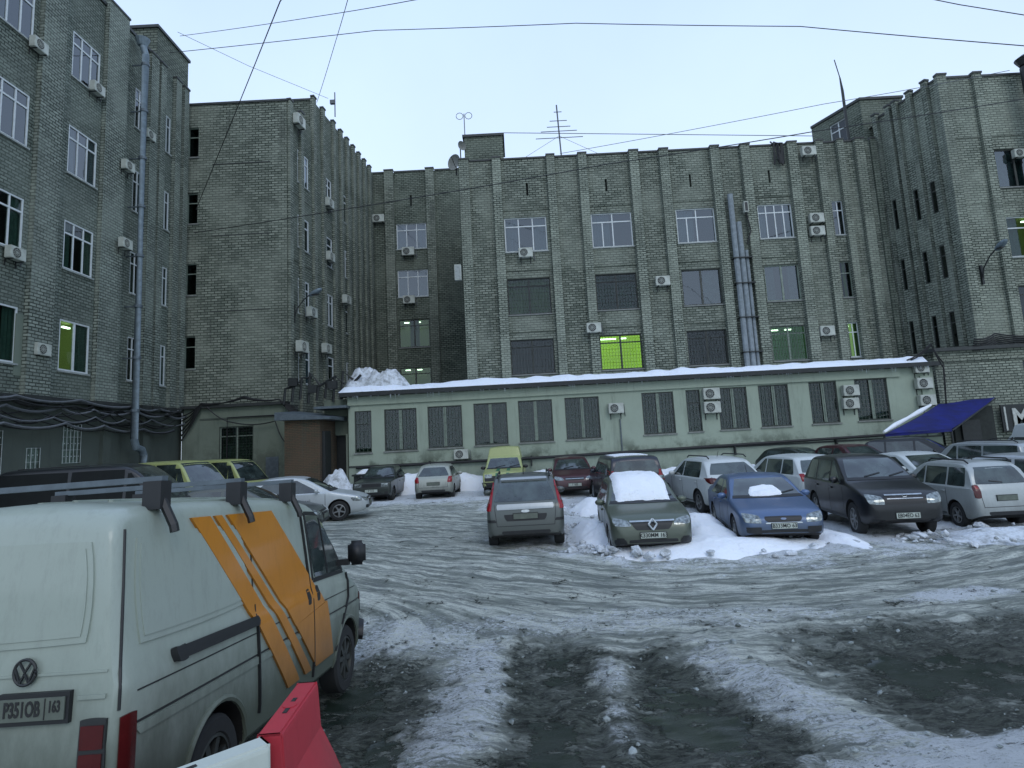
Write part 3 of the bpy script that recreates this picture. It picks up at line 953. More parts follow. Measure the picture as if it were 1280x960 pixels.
cb = empty('cable_bundle', (0, 0, 0)); tag(cb, 'thick tangle of black sagging cables under the brickwork of the left block', 'cables')
for k in range(11):
    pts = []; u = 6.0
    zb_ = 4.75 - .11 * k
    while u < 27.4:
        pts.append(FA.pt(u, zb_ + random.uniform(-.08, .08), .18 + random.uniform(0, .25))); u += random.uniform(1.7, 3.2)
    cable('cable', pts, random.choice([.025, .035, .05]), 'wire' if k % 3 else 'wire_grey', None, sag=random.uniform(.1, .38), seg=7, parent=cb)

# ============ right block
FCs = Facade((22.35, 34.3), (23.3, 30)); GRAZE.append(FCs)
FC = Facade((23.3, 30), (38, 30))
right = building('right_block', 'pale grey brick block with ribbed walls at the right side', (0, 0, 0))
zC = 20.2
cs_c = [(.55, .28), (2.0, .3), (3.05, .34)]
co = []
for (u, w), zz in zip(cs_c, ([(13.2, 15), (9.6, 11.4), (5.9, 7.8)],) * 3):
    for a, b in zz: co.append((u, u + w, a, b))
wall(FCs, 0, FCs.L, 0, zC, co, M['brick_light'], right)
for o in co: window(FCs, right, *o, 'd1', 'room', None, sill=False)
for u in (.15, 1.1, 1.6, 2.55, 3.55): pilaster(FCs, right, u, u + .3, 5.7, zC + .25, .22, 'brick')
co = [(FC.px(1243, 210)[0], FC.px(1243, 210)[0] + 2.3, 14.0, 16.1), (FC.px(1261, 295)[0], FC.px(1261, 295)[0] + 2.3, 10.25, 12.4), (FC.px(1276, 380)[0], FC.px(1276, 380)[0] + 2.3, 6.6, 8.75)]
wall(FC, 0, 14.7, 5.6, zC, co, M['brick_light'], right)
window(FC, right, *co[0], 'dE', 'room', 'curtain_lace/full', pane='pane_sky')
window(FC, right, *co[1], 'wT', 'room_low', 'curtain/sides')
window(FC, right, *co[2], 'd2', 'room', 'curtain_dark/sides', pane='pane')
for u, w in ((-.18, .5), (1.75, .45), (4.7, .5), (5.6, .4)): pilaster(FC, right, u, u + w, 5.65, zC + .12, .2, 'brick_light')
for z in (9.6, 13.2, 16.8): simple_part('brick_course', FC, right, .4, 4.7, z, z + .06, -.02, .025, 'brick')
simple_part('parapet_flashing', FC, right, -.1, 14.7, zC, zC + .12, -.5, .06, 'cap')
simple_part('parapet_flashing', FCs, right, 0, 4.3, zC, zC + .12, -.4, .06, 'cap')
q = MB(); q.face([(23.3, 30.3, zC - .2), (38, 30.3, zC - .2), (38, 42, zC - .2), (22.3, 42, zC - .2), (22.3, 34.3, zC - .2)]); q.build('roof', M['cap'], right)
FCg = Facade((20.85, 29.85), (38, 29.85))
og = [(FCg.px(1276, 440)[0], FCg.px(1276, 440)[0] + 1.6, 3.0, 4.9)]
wall(FCg, 0, 17.2, -.4, 5.55, og, M['brick_light'], right)
window(FCg, right, *og[0], 'd2', 'room', None)
simple_part('ledge', FCg, right, -.1, 17.2, 5.55, 5.72, -.6, .25, 'cap')
simple_part('brick_course', FCg, right, 0, 17, 5.0, 5.12, -.02, .06, 'brick')
# penthouse with window at the joint of the roofs
ph = empty('roof_cabin', (0, 0, 0)); tag(ph, 'brick lift cabin with a small window on the roof beside the right block', 'roof cabin')
FP = Facade((20.6, 38.0), (22.0, 34.7))
FP2 = Facade((22.0, 34.7), (24.6, 34.7))
pw = [(1.3, 2.5, 19.4, 21.4)]
wall(FP, 0, FP.L, 18.4, 21.9, pw, M['brick2'], ph)
window(FP, ph, *pw[0], 'wT', 'room', None)
wall(FP2, 0, 2.6, 18.4, 21.9, [], M['brick2'], ph)
simple_part('parapet_flashing', FP2, ph, -.08, 2.65, 21.9, 22.05, -3, .08, 'cap')
simple_part('parapet_flashing', FP, ph, 0, FP.L, 21.9, 22.06, -1.0, .08, 'cap')

# ============ single storey extension
FE = Facade((-8.5, 30), (20.8, 30))
ext = building('single_storey_annex', 'long low pale green plastered annex with snow on its flat roof', (0, 0, 0))
ew = [(-8.2, -7.36), (-6.72, -5.1), (-4.55, -2.84), (-2.25, -.58), (-.02, 1.68), (2.31, 4.02), (6.16, 7.75), (8.37, 9.08), (9.96, 11.42), (12.0, 13.5), (14.53, 15.92), (16.82, 18.45)]
eo = [(a + 8.5, b + 8.5, 2.06 + .011 * (a + 8.5), 4.13 + .011 * (a + 8.5)) for a, b in ew]
wall(FE, 0, 29.3, 1.4, 4.85, eo, M['plaster'], ext, depth=.25)
for i, o in enumerate(eo):
    window(FE, ext, *o, 'xE' if i not in (0, 7) else 'd1', 'room', 'curtain_lace/full', sill=(True), grille='grille_thin', d=-.1, pane='pane')
simple_part('fascia', FE, ext, -.02, 27.6, 4.42, 4.84, -.05, .1, 'plaster')
simple_part('roof_edge', FE, ext, -.35, 29.5, 4.855, 5.06, -.3, .42, 'dark_metal')
simple_part('roof', FE, ext, -.3, 29.5, 4.88, 5.03, -3.9, -.31, 'dark_metal')
wall(FE, 0, 29.3, -.4, 1.37, [], M['plaster_low'], ext, name='plinth', d=.05)
simple_part('plinth_ledge', FE, ext, 0, 29.3, 1.37, 1.44, -.05, .10, 'cap')
wall(Facade((-8.5, 33.9), (-8.5, 30)), 0, 3.9, -.4, 4.86, [], M['plaster'], ext)
simple_part('pilaster', FE, ext, 28.6, 29.1, 1.4, 4.4, -.02, .08, 'plaster')
hp = empty('heating_pipe', (0, 0, 0)); tag(hp, 'black insulated pipe running along the foot of the low green annex', 'pipe')
q = MB(); q.tube([FE.pt(.4, 1.36, .2), FE.pt(10, 1.38, .2), FE.pt(20, 1.5, .2), FE.pt(29, 1.62, .2)], .07, 8); q.build('pipe', M['wire'], hp, smooth=True)
for u in (4, 9, 14, 19, 24):
    q = MB(); FE.box(q, u - .03, u + .03, 1.0, 1.5, .0, .25); q.build('bracket', M['dark_metal'], hp)
vp = cable('vent_pipe', [FE.pt(5.0 + 8.5, 1.5, .08), FE.pt(5.0 + 8.5, 3.05, .08)], .035, 'galv_dark', 'thin grey pipe standing on the annex wall below its single left-hand AC unit', 'pipe')


q = MB()
for k in range(150):
    u_ = random.uniform(0, 29); l_ = .05 + .22 * random.random() ** 2.5
    q.tube([FE.pt(u_, 4.87, .405), FE.pt(u_, 4.87 - l_, .405)], [.014, .002], 5)
o = q.build('icicles', M['ice_clear'], None); tag(o, 'row of small icicles hanging from the annex eave', kind='stuff')
# snow on roofs and piles
def snow_slab(name, x0, x1, y0, y1, zb, h, label, nx=120, ny=14, mat='snow_roof', amp=.12, fn=None, kind=None):
    bm = bmesh.new()
    vs = []
    for j in range(ny + 1):
        row = []
        for i in range(nx + 1):
            x = x0 + (x1 - x0) * i / nx; y = y0 + (y1 - y0) * j / ny
            e = min(i, nx - i) / nx * (x1 - x0); g = min(j, ny - j) / ny * (y1 - y0)
            k = min(1, e / .25) ** .5 * min(1, g / .25) ** .5
            z = zb + k * (h * (1 + .5 * noise.noise(Vector((x * .3, y * .5, 2)))) + amp * noise.noise(Vector((x * 1.5, y * 1.5, 0))))
            if fn: z += k * fn(x, y)
            row.append(bm.verts.new((x, y + (.06 * noise.noise(Vector((x * 1.7, 0, 5))) if j == 0 else 0), max(z, zb))))
        vs.append(row)
    for j in range(ny):
        for i in range(nx):
            bm.faces.new((vs[j][i], vs[j][i + 1], vs[j + 1][i + 1], vs[j + 1][i]))
    me = bpy.data.meshes.new(name); bm.to_mesh(me); bm.free()
    me.polygons.foreach_set('use_smooth', [True] * len(me.polygons))
    me.materials.append(M[mat])
    o = mesh_obj(name, me); tag(o, label, 'snow')
    return o


snow_slab('roof_snow', -8.9, 20.6, 29.62, 33.8, 5.065, .3, 'smooth blanket of snow lying along the flat roof of the low annex')


def mound(name, cx, cy, rx, ry, h, label, mat='snow', zb=None, rough=.35, n=44, seed=0, rot=0, flat=1.0, cat='snow pile'):
    bm = bmesh.new(); rings = []
    z0 = zb if zb is not None else gz(cy, cx) - .08
    for j in range(n // 2 + 1):
        rr = j / (n // 2); row = []
        for k in range(n * 2):
            a = math.pi * k / n
            wob = 1 + .25 * noise.noise(Vector((math.cos(a) * 1.3 + seed, math.sin(a) * 1.3, seed * .7)))
            x = math.cos(a) * rx * rr * wob; y = math.sin(a) * ry * rr * wob
            c, s = math.cos(rot), math.sin(rot)
            X, Y = cx + x * c - y * s, cy + x * s + y * c
            prof = (1 - rr ** (2.2 * flat)) ** .8 if rr < 1 else 0
            p = Vector((X, Y, seed))
            dn = noise.noise(p * 1.3) * rough * .8 + noise.noise(p * 3.1) * rough * .35 + noise.noise(p * 7) * rough * .14
            z = z0 + h * prof * (1 + dn * 1.2) + dn * .08 * (1 - rr)
            row.append(bm.verts.new((X, Y, z)))
            if j == 0: break
        rings.append(row)
    for k in range(n * 2): bm.faces.new((rings[0][0], rings[1][k], rings[1][(k + 1) % (n * 2)]))
    for j in range(1, n // 2):
        for k in range(n * 2):
            k2 = (k + 1) % (n * 2)
            bm.faces.new((rings[j][k], rings[j + 1][k], rings[j + 1][k2], rings[j][k2]))
    bmesh.ops.recalc_face_normals(bm, faces=bm.faces)
    me = bpy.data.meshes.new(name); bm.to_mesh(me); bm.free()
    me.polygons.foreach_set('use_smooth', [True] * len(me.polygons))
    me.materials.append(M[mat])
    o = mesh_obj(name, me); tag(o, label, cat)
    return o


mound('snow_heap', -7.25, 31.0, 1.75, 1.1, 1.15, 'tall lumpy heap of snow on the left end of the annex roof', 'snow_dirty', zb=5.08, rough=.75, seed=2)
mound('snow_pile', -7.75, 26.2, 1.25, 1.0, 1.15, 'dirty pile of snow before the dark doorway', 'snow_dirty', rough=.7, seed=4)
mound('snow_bank', -4.9, 29.3, 4.6, 1.1, 1.05, 'long bank of snow against the annex wall behind the two small parked cars', 'snow', rough=.25, seed=5, cat='snow bank')
mound('snow_bank', 1.3, 29.0, 3.4, 1.2, .9, 'bank of snow against the annex wall behind the yellow ambulance', 'snow', rough=.25, seed=6, cat='snow bank')
mound('snow_bank', 8.5, 28.6, 5.5, 1.2, .8, 'bank of snow against the annex wall behind the white cars', 'snow', rough=.25, seed=8, cat='snow bank')
mound('snow_bank', 1.75, 15.0, .75, 2.2, .42, 'rough lumpy snow bank between the grey people carrier and the snow-covered car', 'snow', rough=.45, seed=9, cat='snow bank')
mound('snow_bank', 3.9, 13.1, 2.55, 1.05, .34, 'smooth snow drift in front of the snow-covered car and the blue saloon', 'snow', rough=.2, seed=11, rot=.02, cat='snow bank')
mound('snow_bank', 4.25, 15.4, .75, 2.4, .55, 'clean snow bank between the snow-covered car and the blue saloon', 'snow', rough=.25, seed=12, cat='snow bank')
mound('snow_bank', 6.7, 13.8, .6, 1.7, .26, 'snow drift between the blue saloon and the black off-roader', 'snow', rough=.25, seed=13, cat='snow bank')
mound('snow_bank', 10.2, 13.0, 2.0, .8, .22, 'low churned snow ridge before the silver estate', 'snow_dirty', rough=.5, seed=14, cat='snow bank')
mound('snow_bank', 2.3, 20.2, 1.0, 1.5, .55, 'block of snow left between the maroon hatchback and the dark off-roader', 'snow', rough=.35, seed=15, cat='snow bank')
mound('snow_bank', 6.9, 17.9, 1.2, 1.2, .35, 'snow between the two white parked cars', 'snow', rough=.3, seed=16, cat='snow bank')


# ============ low outbuildings at the left end of the annex
FLa = Facade((-17.3, 30.9), (-12.0, 30.9))
low = building('grey_outbuilding', 'low grey plastered outbuilding with a barred opening at the foot of the gable', (0, 0, 0))
lo_ = [(1.9, 3.65, 1.5, 3.75)]
wall(FLa, 0, 5.3, -.3, 4.75, lo_, M['plaster_mid'], low)
window(FLa, low, *lo_[0], 'g2', 'room', None, sill=False, grille='grille')
simple_part('roof', FLa, low, -.1, 5.4, 4.75, 4.9, -.35, .25, 'cap')
simple_part('band', FLa, low, .9, 5.3, 4.15, 4.22, -.01, .04, 'plaster_dark')
wall(Facade((-12.0, 30.9), (-12.0, 31.3)), 0, .4, -.3, 4.7, [], M['plaster_mid'], low)
simple_part('door', FLa, low, 4.3, 4.95, -.1, 2.1, -.02, .03, 'galv_dark')
porch = building('brick_porch', 'small red brown brick porch with a tilted metal roof beside the dark doorway', (0, 0, 0), 'porch')
q = MB(); q.box((-11.0, 28.2, -.3), (-9.35, 30.8, 3.75)); q.build('wall', M['brick_red'], porch)
q = MB()
q.face([(-11.35, 27.9, 4.15), (-8.75, 27.9, 3.8), (-8.75, 30.85, 3.95), (-11.35, 30.85, 4.35)])
q.face([(-11.35, 27.9, 3.78), (-11.35, 30.85, 3.8), (-8.75, 30.85, 3.7), (-8.75, 27.9, 3.72)])
q.face([(-11.35, 27.9, 3.78), (-8.75, 27.9, 3.72), (-8.75, 27.9, 3.8), (-11.35, 27.9, 4.15)])
q.face([(-8.75, 27.9, 3.72), (-8.75, 30.85, 3.7), (-8.75, 30.85, 3.95), (-8.75, 27.9, 3.8)])
q.face([(-11.35, 27.9, 3.78), (-11.35, 27.9, 4.15), (-11.35, 30.85, 4.35), (-11.35, 30.85, 3.8)])
q.build('roof', M['galv_dark'], porch)
q = MB(); q.box((-9.34, 28.5, 0), (-9.2, 29.4, 3.2)); q.build('post', M['dark_metal'], porch)
gate = building('dark_doorway', 'unlit doorway with canopy between the brick porch and the green annex', (0, 0, 0), 'doorway')
FD = Facade((-9.9, 30.6), (-8.45, 30.6))
wall(FD, 0, 1.45, -.3, 4.8, [(.42, 1.1, -.25, 3.0)], M['plaster_mid'], gate)
simple_part('door', FD, gate, .42, 1.1, -.25, 3.0, -.5, -.3, 'dark_metal')
simple_part('door_frame', FD, gate, 1.1, 1.2, -.25, 3.05, -.1, .05, 'plaster_low')
simple_part('canopy', FD, gate, -.1, 1.5, 4.3, 4.42, .0, 1.3, 'galv_dark')
# dumpster with snow
dm = empty('rubbish_bin', (0, 0, 0)); tag(dm, 'dark metal bin with a cap of snow at the left foot of the green annex', 'bin')
q = MB(); q.box((-7.9, 28.6, 0), (-6.5, 29.4, 1.0)); q.box((-7.98, 28.53, 1.0), (-6.42, 29.47, 1.08)); q.build('container', M['dark_metal'], dm)
for x in (-7.6, -6.8):
    q = MB(); q.box((x - .03, 28.5, .2), (x + .03, 28.6, .95)); q.build('rib', M['dark_metal'], dm)
mound('bin_snow', -7.2, 29.0, .72, .42, .2, 'white cap of snow on the dark metal bin', 'snow', zb=1.09, rough=.3, seed=21, cat='snow')

# ============ awning and shop sign on the right
aw = empty('blue_awning', (0, 0, 0)); tag(aw, 'bright blue sloping awning over the entrance at the right end of the annex', 'awning')
q = MB()
A_, B_, C_, D_ = Vector((20.6, 29.6, 2.95)), Vector((23.4, 29.6, 3.15)), Vector((18.5, 26.0, 1.8)), Vector((15.6, 26.0, 1.72))
n_ = 8
for i in range(n_):
    for j in range(n_):
        def pp(a, b):
            p = A_.lerp(B_, a).lerp(D_.lerp(C_, a), b); p.z -= .06 * math.sin(math.pi * b) + .02 * math.sin(a * 9); return p
        q.face([pp(i / n_, j / n_), pp(i / n_, (j + 1) / n_), pp((i + 1) / n_, (j + 1) / n_), pp((i + 1) / n_, j / n_)])
q.face([D_, D_ + Vector((0, 0, -.12)), C_ + Vector((0, 0, -.12)), C_])
q.build('cloth', M['awning'], aw, smooth=True)
for a, b in ((A_, D_), (B_, C_)):
    q = MB(); q.tube([a + Vector((0, 0, -.08)), b + Vector((0, 0, -.08))], .035, 6); q.build('arm', M['dark_metal'], aw)
for a in (C_, D_):
    q = MB(); q.tube([a + Vector((0, .05, -.1)), Vector((a.x, a.y + .05, 0))], .04, 6); q.build('post', M['dark_metal'], aw)
q = MB(); q.tube([(15.55, 25.95, 1.80), (16.6, 26.8, 2.08), (17.8, 27.7, 2.36), (18.9, 28.5, 2.64), (20.0, 29.3, 2.92)], [.05, .10, .07, .11, .05], 9)
o = q.build('snow_strip', M['snow'], None, smooth=True); tag(o, 'strip of snow sliding off the left edge of the blue awning', 'snow')
shop = empty('shop_wall', (0, 0, 0)); tag(shop, 'dark slab painted as a shaded recess, with door, under the blue awning', 'entrance')
q = MB(); q.box((21.2, 29.62, -.2), (23.2, 29.82, 2.75)); q.build('recess', M['room'], shop)  # dark slab on the wall face paints the recess shade; nothing is cut
q = MB(); q.box((21.5, 29.5, -.1), (22.4, 29.6, 2.1)); q.build('door', M['dark_metal'], shop)


def text_obj(name, s, size, mat, parent, loc, rot, ext_=.01, bold=0, xs=1.0):
    c = bpy.data.curves.new(name, 'FONT'); c.body = s; c.size = size; c.extrude = ext_; c.offset = bold
    c.align_x = 'CENTER'; c.align_y = 'CENTER'; c.resolution_u = 3
    t = bpy.data.objects.new('tmp', c); COL.objects.link(t)
    dg = bpy.context.evaluated_depsgraph_get()
    me = bpy.data.meshes.new_from_object(t.evaluated_get(dg))
    bpy.data.objects.remove(t)
    me.materials.clear(); me.materials.append(M[mat])
    o = mesh_obj(name, me, parent); o.location = loc; o.rotation_euler = rot; o.scale = (xs, 1, 1)
    return o


sg = empty('shop_sign', (23.5, 29.5, 2.1)); tag(sg, 'red and black shop sign board with pale letters at the right edge', 'sign')
q = MB(); q.box((0, 0, -.65), (1.55, .08, .65)); q.build('board', M['dark_metal'], sg)
q = MB(); q.box((1.6, 0, -.55), (4.6, .08, .5)); q.build('board', M['red_sign'], sg)['label'] = 'red board'
text_obj('lettering', 'M', 1.25, 'white_sign', sg, (.9, -.03, -.05), (R(90), 0, 0), .02, .03, .9)
text_obj('lettering', 'E', .95, 'white_sign', sg, (2.35, -.03, -.05), (R(90), 0, 0), .02, .02, 1.1)
q = MB(); q.box((.12, -.03, -.6), (.2, -.001, .55)); q.box((1.56, -.02, -.6), (1.6, 0.06, .6)); q.build('rail', M['white_sign'], sg)


# ============ air conditioners
def make_ac():
    o = empty('air_conditioner')
    bm = bmesh.new()
    bmesh.ops.create_cube(bm, size=1)
    bmesh.ops.scale(bm, vec=(.82, .3, .56), verts=bm.verts)
    bmesh.ops.translate(bm, vec=(0, -.22, .3), verts=bm.verts)
    bmesh.ops.bevel(bm, geom=list(bm.edges), offset=.02, segments=2, affect='EDGES')
    me = bpy.data.meshes.new('casing'); bm.to_mesh(me); bm.free(); me.materials.append(M['ac_white'])
    mesh_obj('casing', me, o)
    q = MB(); n = 24
    for k in range(n):
        a, b = 2 * math.pi * k / n, 2 * math.pi * (k + 1) / n
        P = lambda r, t, y=-.375: (-.1 + r * math.cos(t), y, .3 + r * math.sin(t))
        q.face([(-.1, -.375, .3), P(.215, b), P(.215, a)])
        q.face([P(.215, a, -.375), P(.215, b, -.375), P(.215, b, -.36), P(.215, a, -.36)])
    q.build('fan_opening', M['ac_dark'], o)
    q = MB()
    for r in (.07, .14, .225):
        pts = [(-.1 + r * math.cos(2 * math.pi * k / 20), -.385, .3 + r * math.sin(2 * math.pi * k / 20)) for k in range(21)]
        q.tube(pts, .008, 4, cap=False)
    for k in range(6):
        a = math.pi * k / 6
        q.tube([(-.1 - .22 * math.cos(a), -.385, .3 - .22 * math.sin(a)), (-.1 + .22 * math.cos(a), -.385, .3 + .22 * math.sin(a))], .005, 4)
    q.build('fan_guard', M['ac_white'], o)
    for x in (-.28, .28):
        q = MB(); q.box((x - .02, -.38, -.02), (x + .02, 0, .02)); q.box((x - .02, -.03, -.3), (x + .02, 0, .02))
        q.build('bracket', M['dark_metal'], o)
    q = MB(); q.tube([(.38, -.12, .12), (.5, -.1, .05), (.52, -.02, -.15), (.5, 0, .5)], .02, 5); q.build('hose', M['wire_grey'], o)
    return o


def copy_tree(o, parent=None):
    c = o.copy(); COL.objects.link(c); c.parent = parent
    for ch in list(o.children): copy_tree(ch, c)
    return c


AC0 = make_ac(); ac_used = [False]


def ac(F, x, y, label, s=1.0, d=0.0, yaw=None):
    u, z = F.px(x, y)
    o = AC0 if not ac_used[0] else copy_tree(AC0)
    ac_used[0] = True
    p = F.pt(u, z - .28 * s, d)
    o.location = p; o.rotation_euler = (0, 0, F.yaw); o.scale = (s, s, s)
    tag(o, label, 'air conditioner', 'outdoor air conditioning units on the walls')


ac(FM, 657, 318, 'AC unit under the white top-row window nearest the left end of the main facade')
ac(FM, 827, 353, 'AC unit alone on the wall at middle-row level, centre of the main facade', d=.0)
ac(FM, 741, 412, 'AC unit on the pilaster just left above the brightly lit window', d=.22)
ac(FM, 1018, 275, 'upper AC unit of the pair at top-window level, right on main facade')
ac(FM, 1019, 291, 'lower AC unit of the pair at top-window level, right on main facade')
ac(FM, 1031, 415, 'AC unit at bottom-window level right of the last broad main window')
ac(FM, 1006, 194, 'AC unit hung right under the parapet of the main facade', d=.22)
ac(FR, 474, 275, 'AC unit in the corner high on the recessed wing', s=1.1, d=0)
ac(FR, 511, 316, 'AC unit under the topmost window of the recessed wing', s=1.15)
ac(FR, 512, 376, 'AC unit under the second window from the top of the recessed wing', s=1.1)
ac(FE, 769, 511, 'AC unit alone on the blank middle stretch of the green annex wall', s=.9)
ac(FE, 887, 493, 'upper AC unit of the pair beside the narrow annex window', s=1.0)
ac(FE, 888, 510, 'lower AC unit of the pair beside the narrow annex window', s=1.0)
ac(FE, 1060, 489, 'upper AC unit of the pair between the two rightmost annex windows', s=.95)
ac(FE, 1060, 505, 'lower AC unit of the pair between the two rightmost annex windows', s=.95)
ac(FE, 1148, 461, 'topmost of three AC units stacked at the right end of the annex', s=.85)
ac(FE, 1151, 480, 'middle of three AC units stacked at the right end of the annex', s=.95)
ac(FE, 1155, 501, 'lowest of three AC units stacked at the right end of the annex', s=.95)
ac(FE, 577, 568, 'AC unit standing low at the foot of the annex wall above the small silver hatchback', s=.85)
ac(FA, 116, 112, 'AC unit below the topmost window nearest the drainpipe on the left block', s=.8, d=.03)
ac(FA, 42, 58, 'AC unit below the window at the top left corner of the photo', s=.8, d=.03)
ac(FA, 12, 318, 'AC unit below the third window from the top at the left edge', s=.8, d=.03)
ac(FA, 45, 438, 'AC unit on the brickwork left of the lowest lit window of the left block', s=.8, d=.03)
ac(FA, 150, 209, 'upper AC unit immediately left of the drainpipe', s=.8, d=.2)
ac(FA, 143, 306, 'lower AC unit immediately left of the drainpipe', s=.8, d=.32)
ac(FA, 182, 170, 'AC unit high on the ribbed wall right of the drainpipe', s=.8, d=.03)
ac(FS, 367, 153, 'AC unit just under the roof corner of the rear left block', s=1.1, d=.1)
ac(FS, 407, 255, 'AC unit below the second column window high on the long ribbed side', s=1.0, d=.03)
ac(FS, 408, 322, 'AC unit below the second column window one storey lower on the ribbed side', s=1.0, d=.03)
ac(FS, 379, 392, 'AC unit on the ribbed side right below the wall lamp', s=1.0, d=.3)
ac(FS, 366, 435, 'AC unit low at the front corner of the ribbed side', s=1.1, d=.3)
ac(FS, 424, 376, 'AC unit on the ribbed side far back by the third column of windows', s=1.0, d=.3)
ac(FS, 398, 437, 'AC unit low on the ribbed side above the snowy porch roof', s=1.0, d=.3)
ac(FC, 1271, 194, 'AC unit in the corner of the topmost window of the right block', s=.8, d=-.02)


# ============ wall lamps
def lamp(F, x, y, label, ln=.9, side=1):
    u, z = F.px(x, y)
    o = empty('wall_lamp', F.pt(u, z - 1.1, 0), F.yaw); tag(o, label, 'lamp')
    q = MB(); q.box((-.05, -.12, -.5), (.05, 0, .5)); q.build('mount', M['dark_metal'], o)
    q = MB(); q.tube([(0, -.1, -.2), (0, -.25, .3), (.1 * side, -.6, .8), (.25 * side, -ln, 1.1)], .035, 6); q.build('arm', M['dark_metal'], o, smooth=True)
    bm = bmesh.new(); bmesh.ops.create_uvsphere(bm, u_segments=14, v_segments=8, radius=1)
    bmesh.ops.scale(bm, vec=(.20, .42, .13), verts=bm.verts); bmesh.ops.rotate(bm, cent=(0, 0, 0), matrix=Matrix.Rotation(R(-25), 3, 'X'), verts=bm.verts)
    bmesh.ops.translate(bm, vec=(.3 * side, -ln - .25, 1.2), verts=bm.verts)
    me = bpy.data.meshes.new('lamp_head'); bm.to_mesh(me); bm.free(); me.materials.append(M['galv']); mesh_obj('lamp_head', me, o)
    q = MB(); q.box((.2 * side - .08, -ln - .45, 1.02), (.2 * side + .12, -ln - .1, 1.06)); q.build('lens', M['ac_dark'], o)


lamp(FS, 366, 368, 'unlit street lamp on a bracket at the corner of the rear left block')
lamp(FC, 1222, 318, 'unlit street lamp on a curved bracket on the right block')

# antennas, dishes
an = empty('tv_antenna', (0, 0, 0)); tag(an, 'tall television aerial mast with stacked crossbars on the main roof', 'antenna')
q = MB(); q.tube([(3.6, 36, 18.5), (3.45, 36, 23.4)], .05, 6); q.build('mast', M['wire_grey'], an)
for z, w in ((22.3, .55), (21.9, .75), (21.6, 1.15), (21.15, 1.5), (22.9, .25)):
    q = MB(); q.tube([(3.5 - w, 35.95, z), (3.5 + w, 35.95, z)], .025, 5); q.build('crossbar', M['wire_grey'], an)
for k in (-1, 1):
    cable('guy_wire', [(3.5, 36, 21.3), (3.5 + 3.2 * k, 35, 18.95)], .012, 'wire_grey', None, parent=an)
d1 = empty('satellite_dish', (-3.1, 35.6, 18.9)); tag(d1, 'round satellite dish at the left end of the main roof', 'satellite dish')
def dish(parent, r, M_):
    q = MB(); n = 20
    prof = [(0, 0), (r * .4, .03), (r * .75, .1), (r, .2)]
    for i in range(3):
        for k in range(n):
            a, b = 2 * math.pi * k / n, 2 * math.pi * (k + 1) / n
            q.face([M_ @ Vector((prof[i][0] * math.cos(a), -prof[i][1], prof[i][0] * math.sin(a))), M_ @ Vector((prof[i + 1][0] * math.cos(a), -prof[i + 1][1], prof[i + 1][0] * math.sin(a))),
                    M_ @ Vector((prof[i + 1][0] * math.cos(b), -prof[i + 1][1], prof[i + 1][0] * math.sin(b))), M_ @ Vector((prof[i][0] * math.cos(b), -prof[i][1], prof[i][0] * math.sin(b)))])
    q.build('reflector', M['concrete'], parent, smooth=True)
dish(d1, .5, Matrix.Translation((0, 0, .75)) @ Matrix.Rotation(R(-35), 4, 'Z'))
q = MB(); q.tube([(0, .1, 0), (0, .1, .8)], .05, 6); q.tube([(0, 0, .4), (-.2, -.8, .8)], .02, 4); q.build('mount', M['dark_metal'], d1)
d2 = empty('satellite_dish', (-2.75, 35.1, 19.7)); tag(d2, 'small dark satellite dish above the large one beside the stair head', 'satellite dish')
dish(d2, .3, Matrix.Translation((0, 0, .75)) @ Matrix.Rotation(R(40), 4, 'Z'))
q = MB(); q.tube([(0, .05, -.8), (0, .05, .8)], .04, 6); q.build('mount', M['dark_metal'], d2)
a2 = empty('roof_antenna', (-2.45, 35.4, 21.2)); tag(a2, 'small aerial with two loops on the left edge of the stair head', 'antenna')
q = MB(); q.tube([(0, 0, 0), (0, 0, 1.6)], .03, 5); q.build('mast', M['wire_grey'], a2)
for k in (-1, 1):
    q = MB(); q.tube([(.28 * k + .22 * math.cos(t * math.pi / 6), 0, 1.45 + .22 * math.sin(t * math.pi / 6)) for t in range(13)], .02, 4); q.build('loop', M['wire_grey'], a2)
m3 = empty('roof_mast', (-10.9, 36.5, 23.7)); tag(m3, 'thin mast with a small camera on the roof of the rear left block', 'mast')
q = MB(); q.tube([(0, 0, 0), (0, 0, 1.7)], .04, 5); q.box((-.3, -.1, .9), (0, .1, 1.15)); q.build('mast', M['wire_grey'], m3)
m4 = empty('lightning_rod', (0, 0, 0)); tag(m4, 'tall rusty lightning rod leaning beside the roof cabin', 'mast')
q = MB(); q.tube([(20.95, 34.6, 16.0), (20.95, 34.6, 22.5), (20.9, 34.6, 23.4)], [.1, .08, .04], 6); q.tube([(20.9, 34.6, 23.4), (20.7, 34.6, 24.6)], .03, 5); q.build('rod', M['dark_metal'], m4)
fl = empty('black_flue', (0, 0, 0)); tag(fl, 'thick black chimney flue with a cap at the top right edge', 'flue')
p = FC.pt(FC.px(1272, 110)[0], 0, .75)
q = MB(); q.tube([(p.x, p.y, 5.8), (p.x, p.y, 20.2)], .32, 14); q.build('pipe', M['dark_metal'], fl, smooth=True)
q = MB(); q.tube([(p.x, p.y, 20.3), (p.x, p.y, 20.62)], [.32, .5], 14); q.build('cap', M['dark_metal'], fl)
q = MB(); q.tube([(p.x, p.y, 20.65), (p.x, p.y, 20.85)], [.5, .2], 14); q.build('cowl', M['dark_metal'], fl)
hb = empty('hanging_cables', (0, 0, 0)); tag(hb, 'black coil of cables hanging over the parapet of the main facade', 'cables')
ux, zx = FM.px(968, 184)
